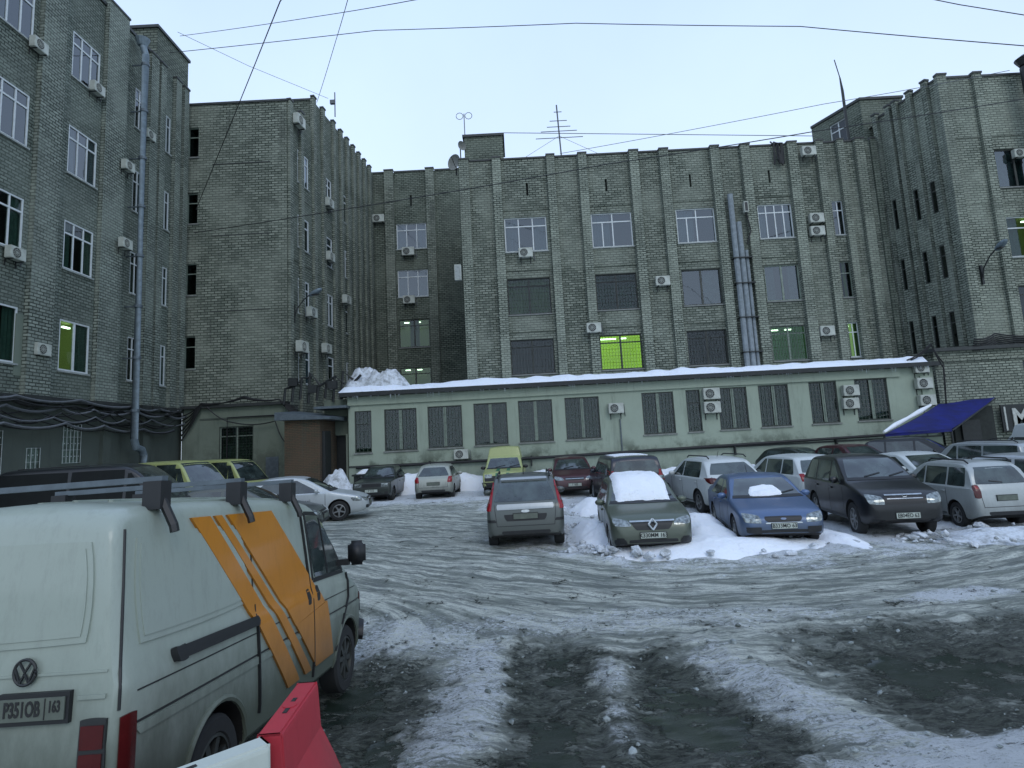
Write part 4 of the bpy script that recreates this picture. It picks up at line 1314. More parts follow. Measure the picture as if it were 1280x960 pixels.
for k in range(7):
    a = random.uniform(-.2, .2); b = random.uniform(-.25, .35)
    cable('cable', [FM.pt(ux + a, zx + .2 + random.uniform(0, .25), -.2), FM.pt(ux + b, zx + .1, .3), FM.pt(ux + b + random.uniform(-.1, .15), zx - random.uniform(.8, 1.3), .28), FM.pt(ux + a - .05, zx - .5, .3)], .05, 'wire', None, sag=.05, parent=hb)
wb = empty('white_wall_box', (0, 0, 0)); tag(wb, 'tall white cabinet fixed to the left edge of the main facade', 'box')
u, z = FM.px(574, 343); q = MB(); FM.box(q, u - .22, u + .16, z - .45, z + .45, .23, .5); q.build('cabinet', M['ac_white'], wb)
q = MB(); FM.box(q, u - .18, u + .12, z - .4, z + .4, .5, .512); q.build('door', M['sill'], wb)
fl2 = empty('floodlight', (0, 0, 0)); tag(fl2, 'white floodlight housing beside the tall flue ducts', 'floodlight')
u, z = FM.px(929, 262); q = MB(); FM.box(q, u - .12, u + .12, z - .32, z + .32, .24, .5); q.build('housing', M['ac_white'], fl2)
q = MB(); FM.box(q, u - .08, u + .08, z - .26, z + .26, .5, .512); q.build('lens', M['ac_dark'], fl2)
cable('hanging_cable', [FM.pt(u, z - .3, .35), FM.pt(u + .2, z - 1.4, .3), FM.pt(u - .1, z - 2.2, .3)], .04, 'wire', 'black cable dangling from the white floodlight housing')


# overhead wires (anchored on roofs, far ends beyond the picture)
def wp(x, y, Y): return tuple(atY(x, y, Y))
cable('overhead_wire', [wp(212, 66, 28), wp(470, 38, 24), wp(720, 29, 22), wp(1000, 33, 20), wp(1340, 62, 17), wp(2100, 160, 9)], .016, 'wire', 'thick black overhead wire crossing the whole sky near the top', seg=6, sag=.02)
cable('overhead_wire', [wp(620, -420, 6), wp(395, -60, 12), wp(350, 2, 16), wp(318, 82, 21), wp(245, 262, 30.9)], .018, 'wire', 'steep black wire running down to the gable of the rear left block', seg=6)
cable('overhead_wire', [wp(243, 291, 30.9), wp(520, 247, 28), wp(760, 205, 26), wp(1020, 164, 25), wp(1290, 122, 27)], .022, 'wire', 'black wire slanting across the main facade up to the right block', seg=6, sag=.03)
cable('overhead_wire', [wp(700, 192, 35), wp(1030, 130, 30), wp(1262, 88, 28.5)], .016, 'wire_grey', 'grey wire rising from the aerial to the black flue', seg=8, sag=.05)
cable('overhead_wire', [wp(630, 166, 36), wp(830, 168, 35.5), wp(1018, 170, 35)], .022, 'wire_grey', 'level grey wire behind the aerial joining two roof towers', seg=8)
cable('overhead_wire', [wp(225, 45, 30), wp(400, 20, 24), wp(560, -8, 18), wp(1000, -120, 9), wp(1700, -420, 5)], .014, 'wire', 'short thin wire above the gable near the top left', seg=6, sag=.03)
cable('overhead_wire', [wp(300, -300, 18), wp(1120, -10, 14), wp(1200, 6, 13), wp(1300, 22, 12), wp(1900, 160, 9)], .011, 'wire', 'thin wire cutting the top right corner of the sky', seg=6)
cable('overhead_wire', [wp(600, -420, 7), wp(440, -20, 20), wp(420, 50, 27), wp(396, 128, 36)], .016, 'wire_grey', 'faint grey wire dropping to the roof of the rear left block', seg=6, sag=.05)
cable('overhead_wire', [wp(222, 40, 30), wp(310, 82, 33), wp(410, 123, 36.5)], .013, 'wire_grey', 'faint thin wire sloping from the left block to the roof mast', seg=6)
ca = empty('cable_bundle', (0, 0, 0)); tag(ca, 'black cables along the ledge of the right block and over the annex roof end', 'cables')
for k in range(6):
    z = 5.75 + .1 * k
    cable('cable', [FC.pt(-.6, z - .2, .3 + .05 * k), FC.pt(.6, z + .05, .35), FC.pt(3, z - .1, .3), FC.pt(6, z, .3), FC.pt(14, z + .1, .3)], .04, 'wire', None, sag=.12, parent=ca)
for k in range(2):
    cable('cable', [(19.6 - .2 * k, 29.7, 5.2), (20.6, 29.55, 5.9 + .05 * k), (21.1, 29.6, 5.0 - .3 * k), (20.95, 29.6, 2.9)], .035, 'wire', None, sag=.1, parent=ca)
cc = empty('cable_bundle', (0, 0, 0)); tag(cc, 'loose black cables draped over the grey outbuilding at the foot of the gable', 'cables')
for k in range(6):
    cable('cable', [(-17.3, 30.8, 4.4 - .25 * k), (-16.2, 30.6, 5.0 - .02 * k), (-14, 30.6, 5.15 + .02 * k), (-12.2, 30.6, 5.0), (-11.2, 30.5, 4.6 - .1 * k)], .035, 'wire', None, sag=.12, parent=cc)
cable('hanging_cable', [(-15.9, 30.6, 4.8), (-14.6, 30.6, 3.95), (-12.4, 30.6, 3.9), (-11.9, 30.6, 2.8)], .03, 'wire', 'black cable looping across the front of the grey outbuilding', sag=.15)
cj = empty('junction_clutter', (0, 0, 0)); tag(cj, 'dark clump of pipes and junction boxes above the doorway', 'pipes')
for k in range(9):
    x = -11.9 + .42 * k
    q = MB(); q.tube([(x, 30.4, 4.7 + .1 * (k % 3)), (x + .1, 30.4, 5.5 + .25 * (k % 4)), (x + .6, 30.4, 5.6 + .2 * (k % 3))], .07, 6); q.build('pipe', M['dark_metal'], cj)
for x, z in ((-11.6, 5.6), (-10.6, 5.2), (-9.6, 5.35)):
    q = MB(); q.box((x, 30.2, z), (x + .45, 30.45, z + .4)); q.build('junction_box', M['dark_metal'], cj)
yp = cable('yellow_gas_pipe', [(-16.6, 30.7, 1.25), (-14.9, 30.7, 1.25), (-14.9, 30.7, 4.2), (-11.9, 30.7, 4.2)], .035, 'wire', 'thin black gas pipe bent round the barred opening of the outbuilding', 'pipe', seg=3)
yp.name = 'gas_pipe'


# ============================================================ vehicles
def interp(prof, d):
    if d <= prof[0][0]: return prof[0][1]
    for i in range(len(prof) - 1):
        if d <= prof[i + 1][0]:
            a, b = prof[i], prof[i + 1]
            f = (d - a[0]) / max(1e-6, b[0] - a[0])
            return a[1] + (b[1] - a[1]) * f
    return prof[-1][1]


def chaikin(p, n=2):
    for _ in range(n):
        q = [p[0]]
        for i in range(len(p) - 1):
            a, b = p[i], p[i + 1]
            q += [(a[0] * .8 + b[0] * .2, a[1] * .8 + b[1] * .2), (a[0] * .2 + b[0] * .8, a[1] * .2 + b[1] * .8)]
        q.append(p[-1]); p = q
    return p


def loft(sp):
    L, hw = sp['L'], sp['W'] / 2
    prof = chaikin(sp['prof'], 2)
    ds = sorted(set([0, .015, .04, .08, .14, .22, .32, .45] + [round(.45 + .13 * k, 3) for k in range(1, int((L - .8) / .13))] + [L - x for x in (0, .015, .04, .08, .14, .22, .32)]))
    RF, RB = sp.get('rf', .30), sp.get('rb', .20)
    belt = sp['belt']; inset = sp.get('inset', .035); k_t = sp.get('tumble', .32); rc0 = sp.get('rc', .07)
    sill = sp.get('sill', .22)
    rings = []
    for d in ds:
        zt = interp(prof, d)
        wf = 1.0
        if d < RF: wf -= (RF - math.sqrt(max(0, RF * RF - (RF - d) ** 2))) / hw * .75
        wf -= sp.get('ftaper', .05) * max(0, 1 - d / 1.0) ** 2
        e = L - d
        if e < RB: wf -= (RB - math.sqrt(max(0, RB * RB - (RB - e) ** 2))) / hw * .75
        wf -= sp.get('btaper', .035) * max(0, 1 - e / .9) ** 2
        zb = sill + .12 * max(0, 1 - d / .35) + .12 * max(0, 1 - e / .35)
        def Wz(z):
            if z <= belt:
                zm = belt * .72
                w = hw * (1 - .045 * ((z - zm) / zm) ** 2)
            else:
                w = hw * (1 - .045 * (.28 / .72) ** 2) - inset * min(1, (z - belt) / .05) - k_t * (z - belt) * (1 + .25 * (z - belt))
            return w * wf
        rc = min(rc0, (zt - zb) * .3)
        top = zt - rc
        zc = min(belt, top)
        pts = [(0, zb), (.7 * Wz(zb), zb), (.93 * Wz(zb), zb), (.985 * Wz(zb + .06), zb + .05)]
        for f in (.22, .45, .7, .9, 1): z = zb + .06 + (zc - zb - .06) * f; pts.append((Wz(z), z))
        for f in (.08, .35, .7, 1): z = zc + (max(top, zc) - zc) * f; pts.append((Wz(z), z))
        wt = Wz(top)
        for a in (30, 60, 90): pts.append((wt - rc * (1 - math.cos(R(a))), top + rc * math.sin(R(a))))
        crown = sp.get('crown', .035) * (1 if zt > belt + .1 else .8)
        y0 = wt - rc
        for f in (.66, .33, 0): pts.append((y0 * f, zt + crown * (1 - f * f)))
        rings.append([(L / 2 - d, y, z) for y, z in pts])
    bm = bmesh.new()
    full = []
    for rg in rings:
        ring = rg + [(x, -y, z) for x, y, z in reversed(rg[1:-1])]
        full.append([bm.verts.new(p) for p in ring])
    n = len(full[0])
    for i in range(len(full) - 1):
        for k in range(n):
            bm.faces.new((full[i][k], full[i][(k + 1) % n], full[i + 1][(k + 1) % n], full[i + 1][k]))
    bm.faces.new(full[0]); bm.faces.new(list(reversed(full[-1])))
    bmesh.ops.remove_doubles(bm, verts=bm.verts, dist=1e-4)
    bmesh.ops.recalc_face_normals(bm, faces=bm.faces)
    return bm


def cut_arches(bm, axles, rw, hw, mats):
    me = bpy.data.meshes.new('body'); bm.to_mesh(me)
    o = bpy.data.objects.new('tmp_body', me); COL.objects.link(o)
    cb_ = bmesh.new()
    for ax in axles:
        for s in (-1, 1):
            bmesh.ops.create_cone(cb_, cap_ends=True, segments=28, radius1=rw, radius2=rw, depth=.5,
                                  matrix=Matrix.Translation((ax, s * (hw + .02), rw * .97 - .03)) @ Matrix.Rotation(R(90), 4, 'X'))
    cme = bpy.data.meshes.new('c'); cb_.to_mesh(cme); cb_.free()
    c = bpy.data.objects.new('tmp_c', cme); COL.objects.link(c)
    md = o.modifiers.new('b', 'BOOLEAN'); md.object = c; md.operation = 'DIFFERENCE'; md.solver = 'EXACT'
    dg = bpy.context.evaluated_depsgraph_get()
    res = bpy.data.meshes.new_from_object(o.evaluated_get(dg))
    bpy.data.objects.remove(o); bpy.data.objects.remove(c)
    res.materials.clear()
    for m in mats: res.materials.append(m)
    for p in res.polygons:
        q = p.center
        mi = 0
        for ax in axles:
            r_ = math.hypot(q.x - ax, q.z - (rw * .97 - .03))
            if r_ < rw * 1.005 and (abs(q.y) < hw * .93 or r_ < rw * .93 or True) and abs(q.y) < hw + .05 and not (abs(p.normal.y) > .6 and r_ > rw * .995): mi = 1
        if p.normal.z < -.75 and q.z < .6: mi = 1
        p.material_index = mi
        p.use_smooth = True
    res.set_sharp_from_angle(angle=R(38))
    res.name = 'body'
    return res


class Car:
    def __init__(s, name, label, sp, paintmat, loc, yaw, rot=None, cat='car', group=None):
        s.sp = sp
        s.root = empty(name, loc, yaw, rot); tag(s.root, label, cat, group)
        bm = loft(sp)
        s.bvh = BVHTree.FromBMesh(bm)
        L = sp['L']; s.hw = sp['W'] / 2
        s.ax = (L / 2 - sp['fo'], -L / 2 + sp['ro'])
        s.rw = sp.get('wr', .31)
        me = cut_arches(bm, s.ax, s.rw + .055, s.hw, [paintmat, M['under']])
        bm.free()
        s.body = mesh_obj('body', me, s.root)
        s.paint = paintmat

    def hit(s, axis, a, b):
        h = s.sp['L'] / 2
        if axis == 'F': o, d = Vector((h + 1, a, b)), Vector((-1, 0, 0))
        elif axis == 'B': o, d = Vector((-h - 1, a, b)), Vector((1, 0, 0))
        elif axis == 'R': o, d = Vector((a, -2, b)), Vector((0, 1, 0))
        elif axis == 'L': o, d = Vector((a, 2, b)), Vector((0, -1, 0))
        else: o, d = Vector((a, b, 4)), Vector((0, 0, -1))
        r = s.bvh.ray_cast(o, d)
        if r[0] is None:
            r = s.bvh.find_nearest(o + d * 1.2)
        return r[0], r[1]

    def patch(s, name, axis, q, mat, off=.008, rnd=.0, n=8, m=None, thick=.02, parent=None, mirror=False):
        """q: four corners (a,b): bottom-left, bottom-right, top-right, top-left in the axis' plane"""
        m = m or n
        mb_v = []
        for j in range(m + 1):
            for i in range(n + 1):
                u = -1 + 2 * i / n; v = -1 + 2 * j / m
                if rnd:
                    uu = u * math.sqrt(1 - rnd * v * v / 2); vv = v * math.sqrt(1 - rnd * u * u / 2)
                    u, v = uu, vv
                fu, fv = (u + 1) / 2, (v + 1) / 2
                a = (q[0][0] * (1 - fu) + q[1][0] * fu) * (1 - fv) + (q[3][0] * (1 - fu) + q[2][0] * fu) * fv
                b = (q[0][1] * (1 - fu) + q[1][1] * fu) * (1 - fv) + (q[3][1] * (1 - fu) + q[2][1] * fu) * fv
                p, nn = s.hit(axis, a, b)
                mb_v.append((p + nn * off, p - nn * thick))
        N = len(mb_v); W_ = n + 1
        v = [t[0] for t in mb_v] + [t[1] for t in mb_v]
        f = [(j * W_ + i, j * W_ + i + 1, (j + 1) * W_ + i + 1, (j + 1) * W_ + i) for j in range(m) for i in range(n)]
        rim = [i for i in range(W_)] + [j * W_ + n for j in range(1, m + 1)] + [m * W_ + i for i in range(n - 1, -1, -1)] + [j * W_ for j in range(m - 1, 0, -1)]
        for k in range(len(rim)):
            a, b = rim[k], rim[(k + 1) % len(rim)]
            f.append((b, a, a + N, b + N))
        me = bpy.data.meshes.new(name); me.from_pydata(v, [], f)
        bm = bmesh.new(); bm.from_mesh(me); bmesh.ops.recalc_face_normals(bm, faces=bm.faces); bm.to_mesh(me); bm.free()
        me.materials.append(M[mat] if isinstance(mat, str) else mat)
        me.polygons.foreach_set('use_smooth', [True] * len(me.polygons)); me.set_sharp_from_angle(angle=R(40))
        o = mesh_obj(name, me, parent or s.root)
        if mirror:
            if axis in 'FB': s.patch(name, axis, [(-a, b) for a, b in q], mat, off, rnd, n, m, thick, parent)
            else: s.patch(name, 'L' if axis == 'R' else 'R', q, mat, off, rnd, n, m, thick, parent)
        return o

    def line(s, name, axis, a, b, w=.012, mat='black_trim', off=.003, n=12, parent=None, mirror=False):
        dx, dy = b[0] - a[0], b[1] - a[1]; l = math.hypot(dx, dy); nx, ny = -dy / l * w / 2, dx / l * w / 2
        return s.patch(name, axis, [(a[0] - nx, a[1] - ny), (b[0] - nx, b[1] - ny), (b[0] + nx, b[1] + ny), (a[0] + nx, a[1] + ny)], mat, off, 0, n, 1, .006, parent, mirror)

    def wheels(s, rim='rim', spokes=5, steer=0, sides=(-1, 1)):
        r = s.rw
        if ('wheel', r, rim, spokes) not in WH:
            q = MB(); prof = [(r * .64, -.09), (r * .68, -.105), (r * .93, -.105), (r, -.08), (r, .08), (r * .93, .105), (r * .68, .105), (r * .64, .09), (r * .6, 0)]
            n = 32
            for i in range(len(prof)):
                a, b = prof[i], prof[(i + 1) % len(prof)]
                for k in range(n):
                    t, u = 2 * math.pi * k / n, 2 * math.pi * (k + 1) / n
                    q.face([(a[0] * math.cos(t), a[1], a[0] * math.sin(t)), (a[0] * math.cos(u), a[1], a[0] * math.sin(u)), (b[0] * math.cos(u), b[1], b[0] * math.sin(u)), (b[0] * math.cos(t), b[1], b[0] * math.sin(t))])
            tyre = q.mesh('wheel', M['rubber'], smooth=True)
            q = MB()
            R0 = r * .66
            for k in range(n):
                t, u = 2 * math.pi * k / n, 2 * math.pi * (k + 1) / n
                for (ra, ya), (rb, yb) in (((R0, -.095), (R0 * .9, -.10)), ((R0 * .9, -.10), (R0 * .86, -.05)), ((R0 * .86, -.03), (0.001, -.03)), ((R0 * .26, -.085), (.001, -.09)), ((R0 * .28, -.03), (R0 * .26, -.085))):
                    q.face([(ra * math.cos(t), ya, ra * math.sin(t)), (ra * math.cos(u), ya, ra * math.sin(u)), (rb * math.cos(u), yb, rb * math.sin(u)), (rb * math.cos(t), yb, rb * math.sin(t))], mi=1 if (ra, ya) == (R0 * .86, -.03) else 0)
            for k in range(spokes):
                t = 2 * math.pi * k / spokes
                Mx = Matrix.Rotation(-t, 4, 'Y')
                q.box((R0 * .15, -.09, -R0 * .11), (R0 * .9, -.055, R0 * .11), Mx)
            rimm = q.mesh('rim', [M[rim], M['under']])
            WH[('wheel', r, rim, spokes)] = (tyre, rimm)
        tyre, rimm = WH[('wheel', r, rim, spokes)]
        for i, ax in enumerate(s.ax):
            for sd in (-1, 1):
                w = mesh_obj('wheel', tyre, s.root); w.location = (ax, sd * (s.hw - .125), r)
                w.rotation_euler = (0, random.uniform(0, 6), (0 if sd < 0 else math.pi) + (steer if i == 0 else 0))
                mesh_obj('rim', rimm, w)

    def glazing(s, pillars, cowl, rf, rr, tb, glass='car_glass', wsz=None, rear=True, side_top=.11):
        """cowl/rf/rr/tb: distance from front of windscreen foot, roof front, roof rear, rear window foot; pillars: list of (x_from_front) of vertical gaps"""
        sp = s.sp; L = sp['L']; belt = sp['belt']; hw = s.hw
        pr = lambda d: interp(chaikin(sp['prof'], 2), d)
        H_ = sp.get('wst', max(z for _, z in sp['prof']))
        k_t = sp.get('tumble', .32); ins = sp.get('inset', .035)
        wtop = hw - ins - k_t * (H_ - belt) - .13
        wbot = hw - ins - .10
        zc = pr(cowl) + .04
        s.patch('windscreen', 'F', [(-wbot, zc), (wbot, zc), (wtop, H_ - .075), (-wtop, H_ - .075)], glass, .006, .08, 12, 8)
        s.patch('windscreen_trim', 'F', [(-wbot - .03, zc - .04), (wbot + .03, zc - .04), (wbot + .0, zc + .012), (-wbot, zc + .012)], 'black_trim', .008, 0, 12, 2)
        for k in (-.35, .25):
            s.line('wiper', 'F', (k, zc + .02), (k + .42, zc + .09), .018, 'black_trim', .02)
        if rear:
            zr = sp.get('rwz', pr(tb) + .03)
            rt = sp.get('rwt', H_ - .10)
            s.patch('rear_window', 'B', [(-wbot + .03, zr), (wbot - .03, zr), (wtop - .02, rt), (-wtop + .02, rt)], glass, .006, .12, 12, 8)
        zb = belt + .035; zt = H_ - side_top
        A_b, A_t = cowl + .30, rf + .16
        B_b, B_t = tb - sp.get('qb', .22), rr - sp.get('qt', .02)
        edges = [None] + list(pillars) + [None]
        for i in range(len(edges) - 1):
            lb = A_b if edges[i] is None else edges[i] + .035
            lt = A_t if edges[i] is None else edges[i] + .035
            rb_ = B_b if edges[i + 1] is None else edges[i + 1] - .035
            rt_ = B_t if edges[i + 1] is None else edges[i + 1] - .035
            if lt > rt_: rt_ = lt + .05
            X = lambda d: L / 2 - d
            s.patch('side_window', 'R', [(X(rb_), zb), (X(lb), zb), (X(lt), zt), (X(rt_), zt)], glass, .006, .06, 8, 6, mirror=True)

    def doors(s, seams, zb=.3, handles=(), zh=None):
        L = s.sp['L']; belt = s.sp['belt']
        for d in seams:
            s.line('door_seam', 'R', (L / 2 - d, zb), (L / 2 - d, belt + .02), .014, mirror=True)
        for d in handles:
            x = L / 2 - d; z = zh or belt - .10
            s.patch('door_handle', 'R', [(x - .09, z - .018), (x + .09, z - .018), (x + .09, z + .018), (x - .09, z + .018)], s.paint if s.sp.get('hp', 1) else 'black_trim', .035, .3, 4, 2, mirror=True)
        s.line('sill_trim', 'R', (-L / 2 + s.sp['ro'] + .4, s.sp.get('sill', .22) + .07), (L / 2 - s.sp['fo'] - .4, s.sp.get('sill', .22) + .07), .06, 'black_trim', .006, mirror=True)

    def mirrors(s, d, mat=None):
        L = s.sp['L']; z = s.sp['belt'] + .10
        for sd in (-1, 1):
            bm = bmesh.new(); bmesh.ops.create_uvsphere(bm, u_segments=12, v_segments=8, radius=1)
            bmesh.ops.scale(bm, vec=(.06, .115, .075), verts=bm.verts)
            bmesh.ops.translate(bm, vec=(L / 2 - d, sd * (s.hw + .07), z), verts=bm.verts)
            me = bpy.data.meshes.new('mirror'); bm.to_mesh(me); bm.free(); me.materials.append(mat or s.paint)
            me.polygons.foreach_set('use_smooth', [True] * len(me.polygons))
            o = mesh_obj('mirror', me, s.root)
            q = MB(); q.box((L / 2 - d - .03, min(sd * (s.hw - .12), sd * (s.hw + .02)), z - .05), (L / 2 - d + .03, max(sd * (s.hw - .12), sd * (s.hw + .02)), z - .02)); q.build('mirror_arm', M['black_trim'], o)

    def plate(s, axis, z, txt=None, mat='plate', w=.52, y=0):
        h = .056
        p, nn = s.hit(axis, y, z)
        sg_ = 1 if axis == 'F' else -1
        x = p.x + sg_ * .022
        q = MB(); q.box((x - .012, y - w / 2, z - h), (x + .012, y + w / 2, z + h))
        o = q.build('number_plate', M[mat], s.root)
        q = MB(); q.box((x - .02, y - w / 2 - .012, z - h - .012), (x - .004 if sg_ > 0 else x + .02, y + w / 2 + .012, z + h + .012)) if sg_ > 0 else q.box((x + .004, y - w / 2 - .012, z - h - .012), (x + .02, y + w / 2 + .012, z + h + .012))
        q.build('plate_frame', M['black_trim'], o)
        if txt:
            text_obj('lettering', txt, .115, 'ink', o, (x + sg_ * .014, y, z), (R(90), 0, R(90 * sg_)), .002, .002, .9)
        return o

    def rails(s, d0, d1):
        L = s.sp['L']; H_ = max(z for _, z in s.sp['prof'])
        y = s.hw - s.sp.get('inset', .035) - s.sp.get('tumble', .32) * (H_ - s.sp['belt']) - .10
        for sd in (-1, 1):
            q = MB(); q.tube([(L / 2 - d0, sd * y, H_ + .0), (L / 2 - d0 - .15, sd * y, H_ + .065), (L / 2 - d1 + .15, sd * y, H_ + .06), (L / 2 - d1, sd * y, H_ - .01)], .02, 6)
            q.build('roof_rail', M['black_trim'], s.root, smooth=True)


WH = {}


def S(**k): return k


SP = {
 'focus': S(L=4.48, W=1.84, belt=.93, fo=.88, ro=.95, wr=.315, prof=[(0, .50), (.03, .66), (.28, .80), (1.12, .97), (1.25, 1.01), (2.02, 1.42), (2.5, 1.47), (3.05, 1.45), (3.4, 1.37), (3.95, 1.08), (4.35, 1.06), (4.46, .95), (4.48, .55)]),
 'sedan': S(L=4.55, W=1.76, belt=.90, fo=.92, ro=1.02, wr=.315, prof=[(0, .46), (.03, .62), (.3, .76), (1.12, .93), (1.25, .97), (2.05, 1.41), (2.6, 1.46), (3.2, 1.43), (3.5, 1.36), (4.02, 1.07), (4.42, 1.04), (4.53, .92), (4.55, .5)]),
 'lada': S(L=4.12, W=1.62, belt=.88, fo=.72, ro=.98, wr=.29, rc=.035, rf=.08, rb=.08, ftaper=.02, btaper=.02, tumble=.38, crown=.02, prof=[(0, .5), (.01, .80), (.06, .85), (1.2, .93), (1.32, .95), (1.88, 1.39), (2.2, 1.43), (3.0, 1.42), (3.25, 1.36), (3.62, .96), (4.06, .93), (4.11, .85), (4.12, .5)]),
 'hatch': S(L=3.83, W=1.65, belt=.86, fo=.75, ro=.62, wr=.285, rf=.35, rb=.28, rwz=.97, rwt=1.32, qb=.42, qt=.2, prof=[(0, .46), (.04, .60), (.3, .74), (.98, .92), (1.1, .96), (1.78, 1.37), (2.2, 1.43), (3.0, 1.41), (3.3, 1.34), (3.66, .93), (3.78, .86), (3.83, .5)]),
 'fusion': S(L=4.02, W=1.72, belt=.94, fo=.82, ro=.70, wr=.30, tumble=.24, rwz=1.02, rwt=1.42, qb=.35, qt=.12, prof=[(0, .55), (.04, .72), (.3, .86), (1.0, 1.02), (1.1, 1.06), (1.8, 1.47), (2.2, 1.53), (3.35, 1.51), (3.6, 1.46), (3.9, .99), (3.98, .92), (4.02, .5)]),
 'sandero': S(L=4.06, W=1.73, belt=.94, fo=.82, ro=.68, wr=.30, tumble=.28, rwz=1.02, rwt=1.40, qb=.35, qt=.15, prof=[(0, .50), (.04, .72), (.26, .86), (1.02, 1.00), (1.12, 1.04), (1.80, 1.46), (2.2, 1.52), (3.2, 1.50), (3.55, 1.42), (3.95, 1.0), (4.03, .9), (4.06, .5)]),
 'suv': S(L=4.53, W=1.82, belt=1.06, fo=.88, ro=.98, wr=.36, sill=.30, tumble=.26, rwz=1.16, rwt=1.53, qb=.35, qt=.12, rc=.09, prof=[(0, .62), (.04, .82), (.28, .97), (1.12, 1.12), (1.25, 1.17), (1.98, 1.61), (2.4, 1.67), (3.7, 1.64), (4.0, 1.57), (4.36, 1.13), (4.48, 1.0), (4.53, .6)]),
 'suv2': S(L=4.41, W=1.82, belt=1.05, fo=.88, ro=.9, wr=.35, sill=.28, tumble=.30, rwz=1.18, rwt=1.50, rf=.4, rb=.4, btaper=.06, qb=.62, qt=.35, rc=.1, prof=[(0, .6), (.04, .8), (.28, .95), (1.1, 1.12), (1.22, 1.16), (1.95, 1.58), (2.4, 1.66), (3.4, 1.62), (3.8, 1.55), (4.2, 1.14), (4.34, 1.02), (4.41, .6)]),
 'wagon': S(L=4.10, W=1.70, belt=.93, fo=.78, ro=.80, wr=.29, tumble=.26, rwz=1.02, rwt=1.40, qb=.26, qt=.08, prof=[(0, .5), (.04, .66), (.28, .82), (1.0, .98), (1.1, 1.02), (1.8, 1.44), (2.2, 1.50), (3.5, 1.49), (3.74, 1.42), (3.98, .98), (4.06, .9), (4.10, .5)]),
 'boxsuv': S(L=4.6, W=1.87, belt=1.10, fo=.85, ro=.95, wr=.37, sill=.34, tumble=.16, rwz=1.18, rwt=1.60, rb=.10, rf=.12, qb=.15, qt=.06, rc=.07, prof=[(0, .62), (.03, 1.0), (.15, 1.08), (1.25, 1.18), (1.38, 1.22), (1.9, 1.68), (2.2, 1.75), (4.3, 1.72), (4.45, 1.66), (4.56, 1.2), (4.6, .6)]),
 'minivan': S(L=4.95, W=1.88, belt=1.15, fo=.85, ro=1.0, wr=.34, tumble=.14, rwz=1.25, rwt=1.95, rb=.12, rf=.3, qb=.12, qt=.06, rc=.1, prof=[(0, .6), (.05, .85), (.35, 1.05), (.85, 1.2), (.95, 1.26), (1.75, 2.06), (2.1, 2.2), (4.6, 2.2), (4.8, 2.12), (4.92, 1.3), (4.95, .6)]),
 'yellow': S(L=4.9, W=1.9, belt=1.15, fo=.8, ro=1.1, wr=.34, tumble=.14, rwz=1.3, rwt=1.9, rb=.12, rf=.3, qb=.12, qt=.06, rc=.12, prof=[(0, .6), (.05, .9), (.6, 1.1), (.95, 1.2), (1.05, 1.26), (1.7, 2.0), (2.1, 2.28), (4.6, 2.28), (4.8, 2.2), (4.88, 1.3), (4.9, .6)]),
 'ambul': S(wst=1.62, L=4.1, W=1.72, belt=1.05, fo=.75, ro=.85, wr=.34, sill=.36, tumble=.16, rwz=1.2, rwt=1.8, rb=.1, rf=.1, qb=.12, qt=.06, rc=.07, prof=[(0, .6), (.03, .92), (.1, 1.0), (1.05, 1.08), (1.15, 1.12), (1.62, 1.56), (1.78, 1.62), (1.86, 1.98), (2.0, 2.03), (3.9, 2.0), (4.05, 1.9), (4.08, 1.2), (4.1, .6)]),
}
GL = {'focus': ([2.45], 1.2, 2.05, 3.0, 3.92), 'sedan': ([2.5], 1.2, 2.1, 3.2, 3.98), 'lada': ([2.15], 1.3, 1.92, 3.15, 3.62), 'hatch': ([2.3], 1.06, 1.85, 3.3, 3.78), 'fusion': ([2.05, 3.0], 1.08, 1.85, 3.6, 3.9),
      'sandero': ([2.1, 3.05], 1.1, 1.85, 3.6, 3.92), 'suv': ([2.3, 3.3], 1.22, 2.0, 4.0, 4.4), 'suv2': ([2.3], 1.2, 2.0, 3.95, 4.3), 'wagon': ([2.05, 3.0], 1.08, 1.85, 3.74, 3.98),
      'boxsuv': ([2.25, 3.2], 1.35, 1.95, 4.45, 4.56), 'minivan': ([1.95, 3.2], .93, 1.75, 4.8, 4.9), 'yellow': ([1.9, 3.2], 1.02, 1.75, 4.8, 4.88), 'ambul': ([1.9, 2.9], 1.12, 1.62, 4.0, 4.08)}

PT = {
 'white': paint('car_paint_white', (.56, .60, .59), .3, amt=.5),
 'van_white': paint('van_paint_white', (.33, .375, .32), .32, amt=.92, dz=(.48, 1.35), dirt=(.045, .055, .036)),
 'silver': paint('car_paint_silver', (.36, .39, .40), .3, .35),
 'bright': paint('car_paint_bright_silver', (.50, .54, .55), .28, .2, amt=.35),
 'silver_dusty': paint('car_paint_silver_dusty', (.40, .43, .42), .32, .2, amt=.6),
 'beige': paint('car_paint_dusty_silver', (.36, .38, .33), .35, .2, amt=.85),
 'grey': paint('car_paint_grey', (.085, .098, .092), .32, .35, amt=.5),
 'olive': paint('car_paint_olive_grey', (.085, .105, .075), .3, .4, amt=.45),
 'blue': paint('car_paint_blue', (.075, .13, .25), .28, .4, amt=.6),
 'black': paint('car_paint_black', (.006, .007, .009), .25, .0, amt=.35, dirt=(.02, .022, .019), coat=.3),
 'dkblue': paint('car_paint_dark_blue', (.014, .017, .03), .25, .2, amt=.45, dirt=(.03, .032, .028)),
 'dkgreen': paint('car_paint_dark_green', (.02, .028, .023), .3, .2, amt=.45, dirt=(.035, .04, .033)),
 'maroon': paint('car_paint_maroon', (.06, .012, .018), .28, .2, amt=.45, dirt=(.06, .05, .045)),
 'yellow': paint('van_paint_yellow_green', (.36, .40, .15), .4, amt=.5),
}


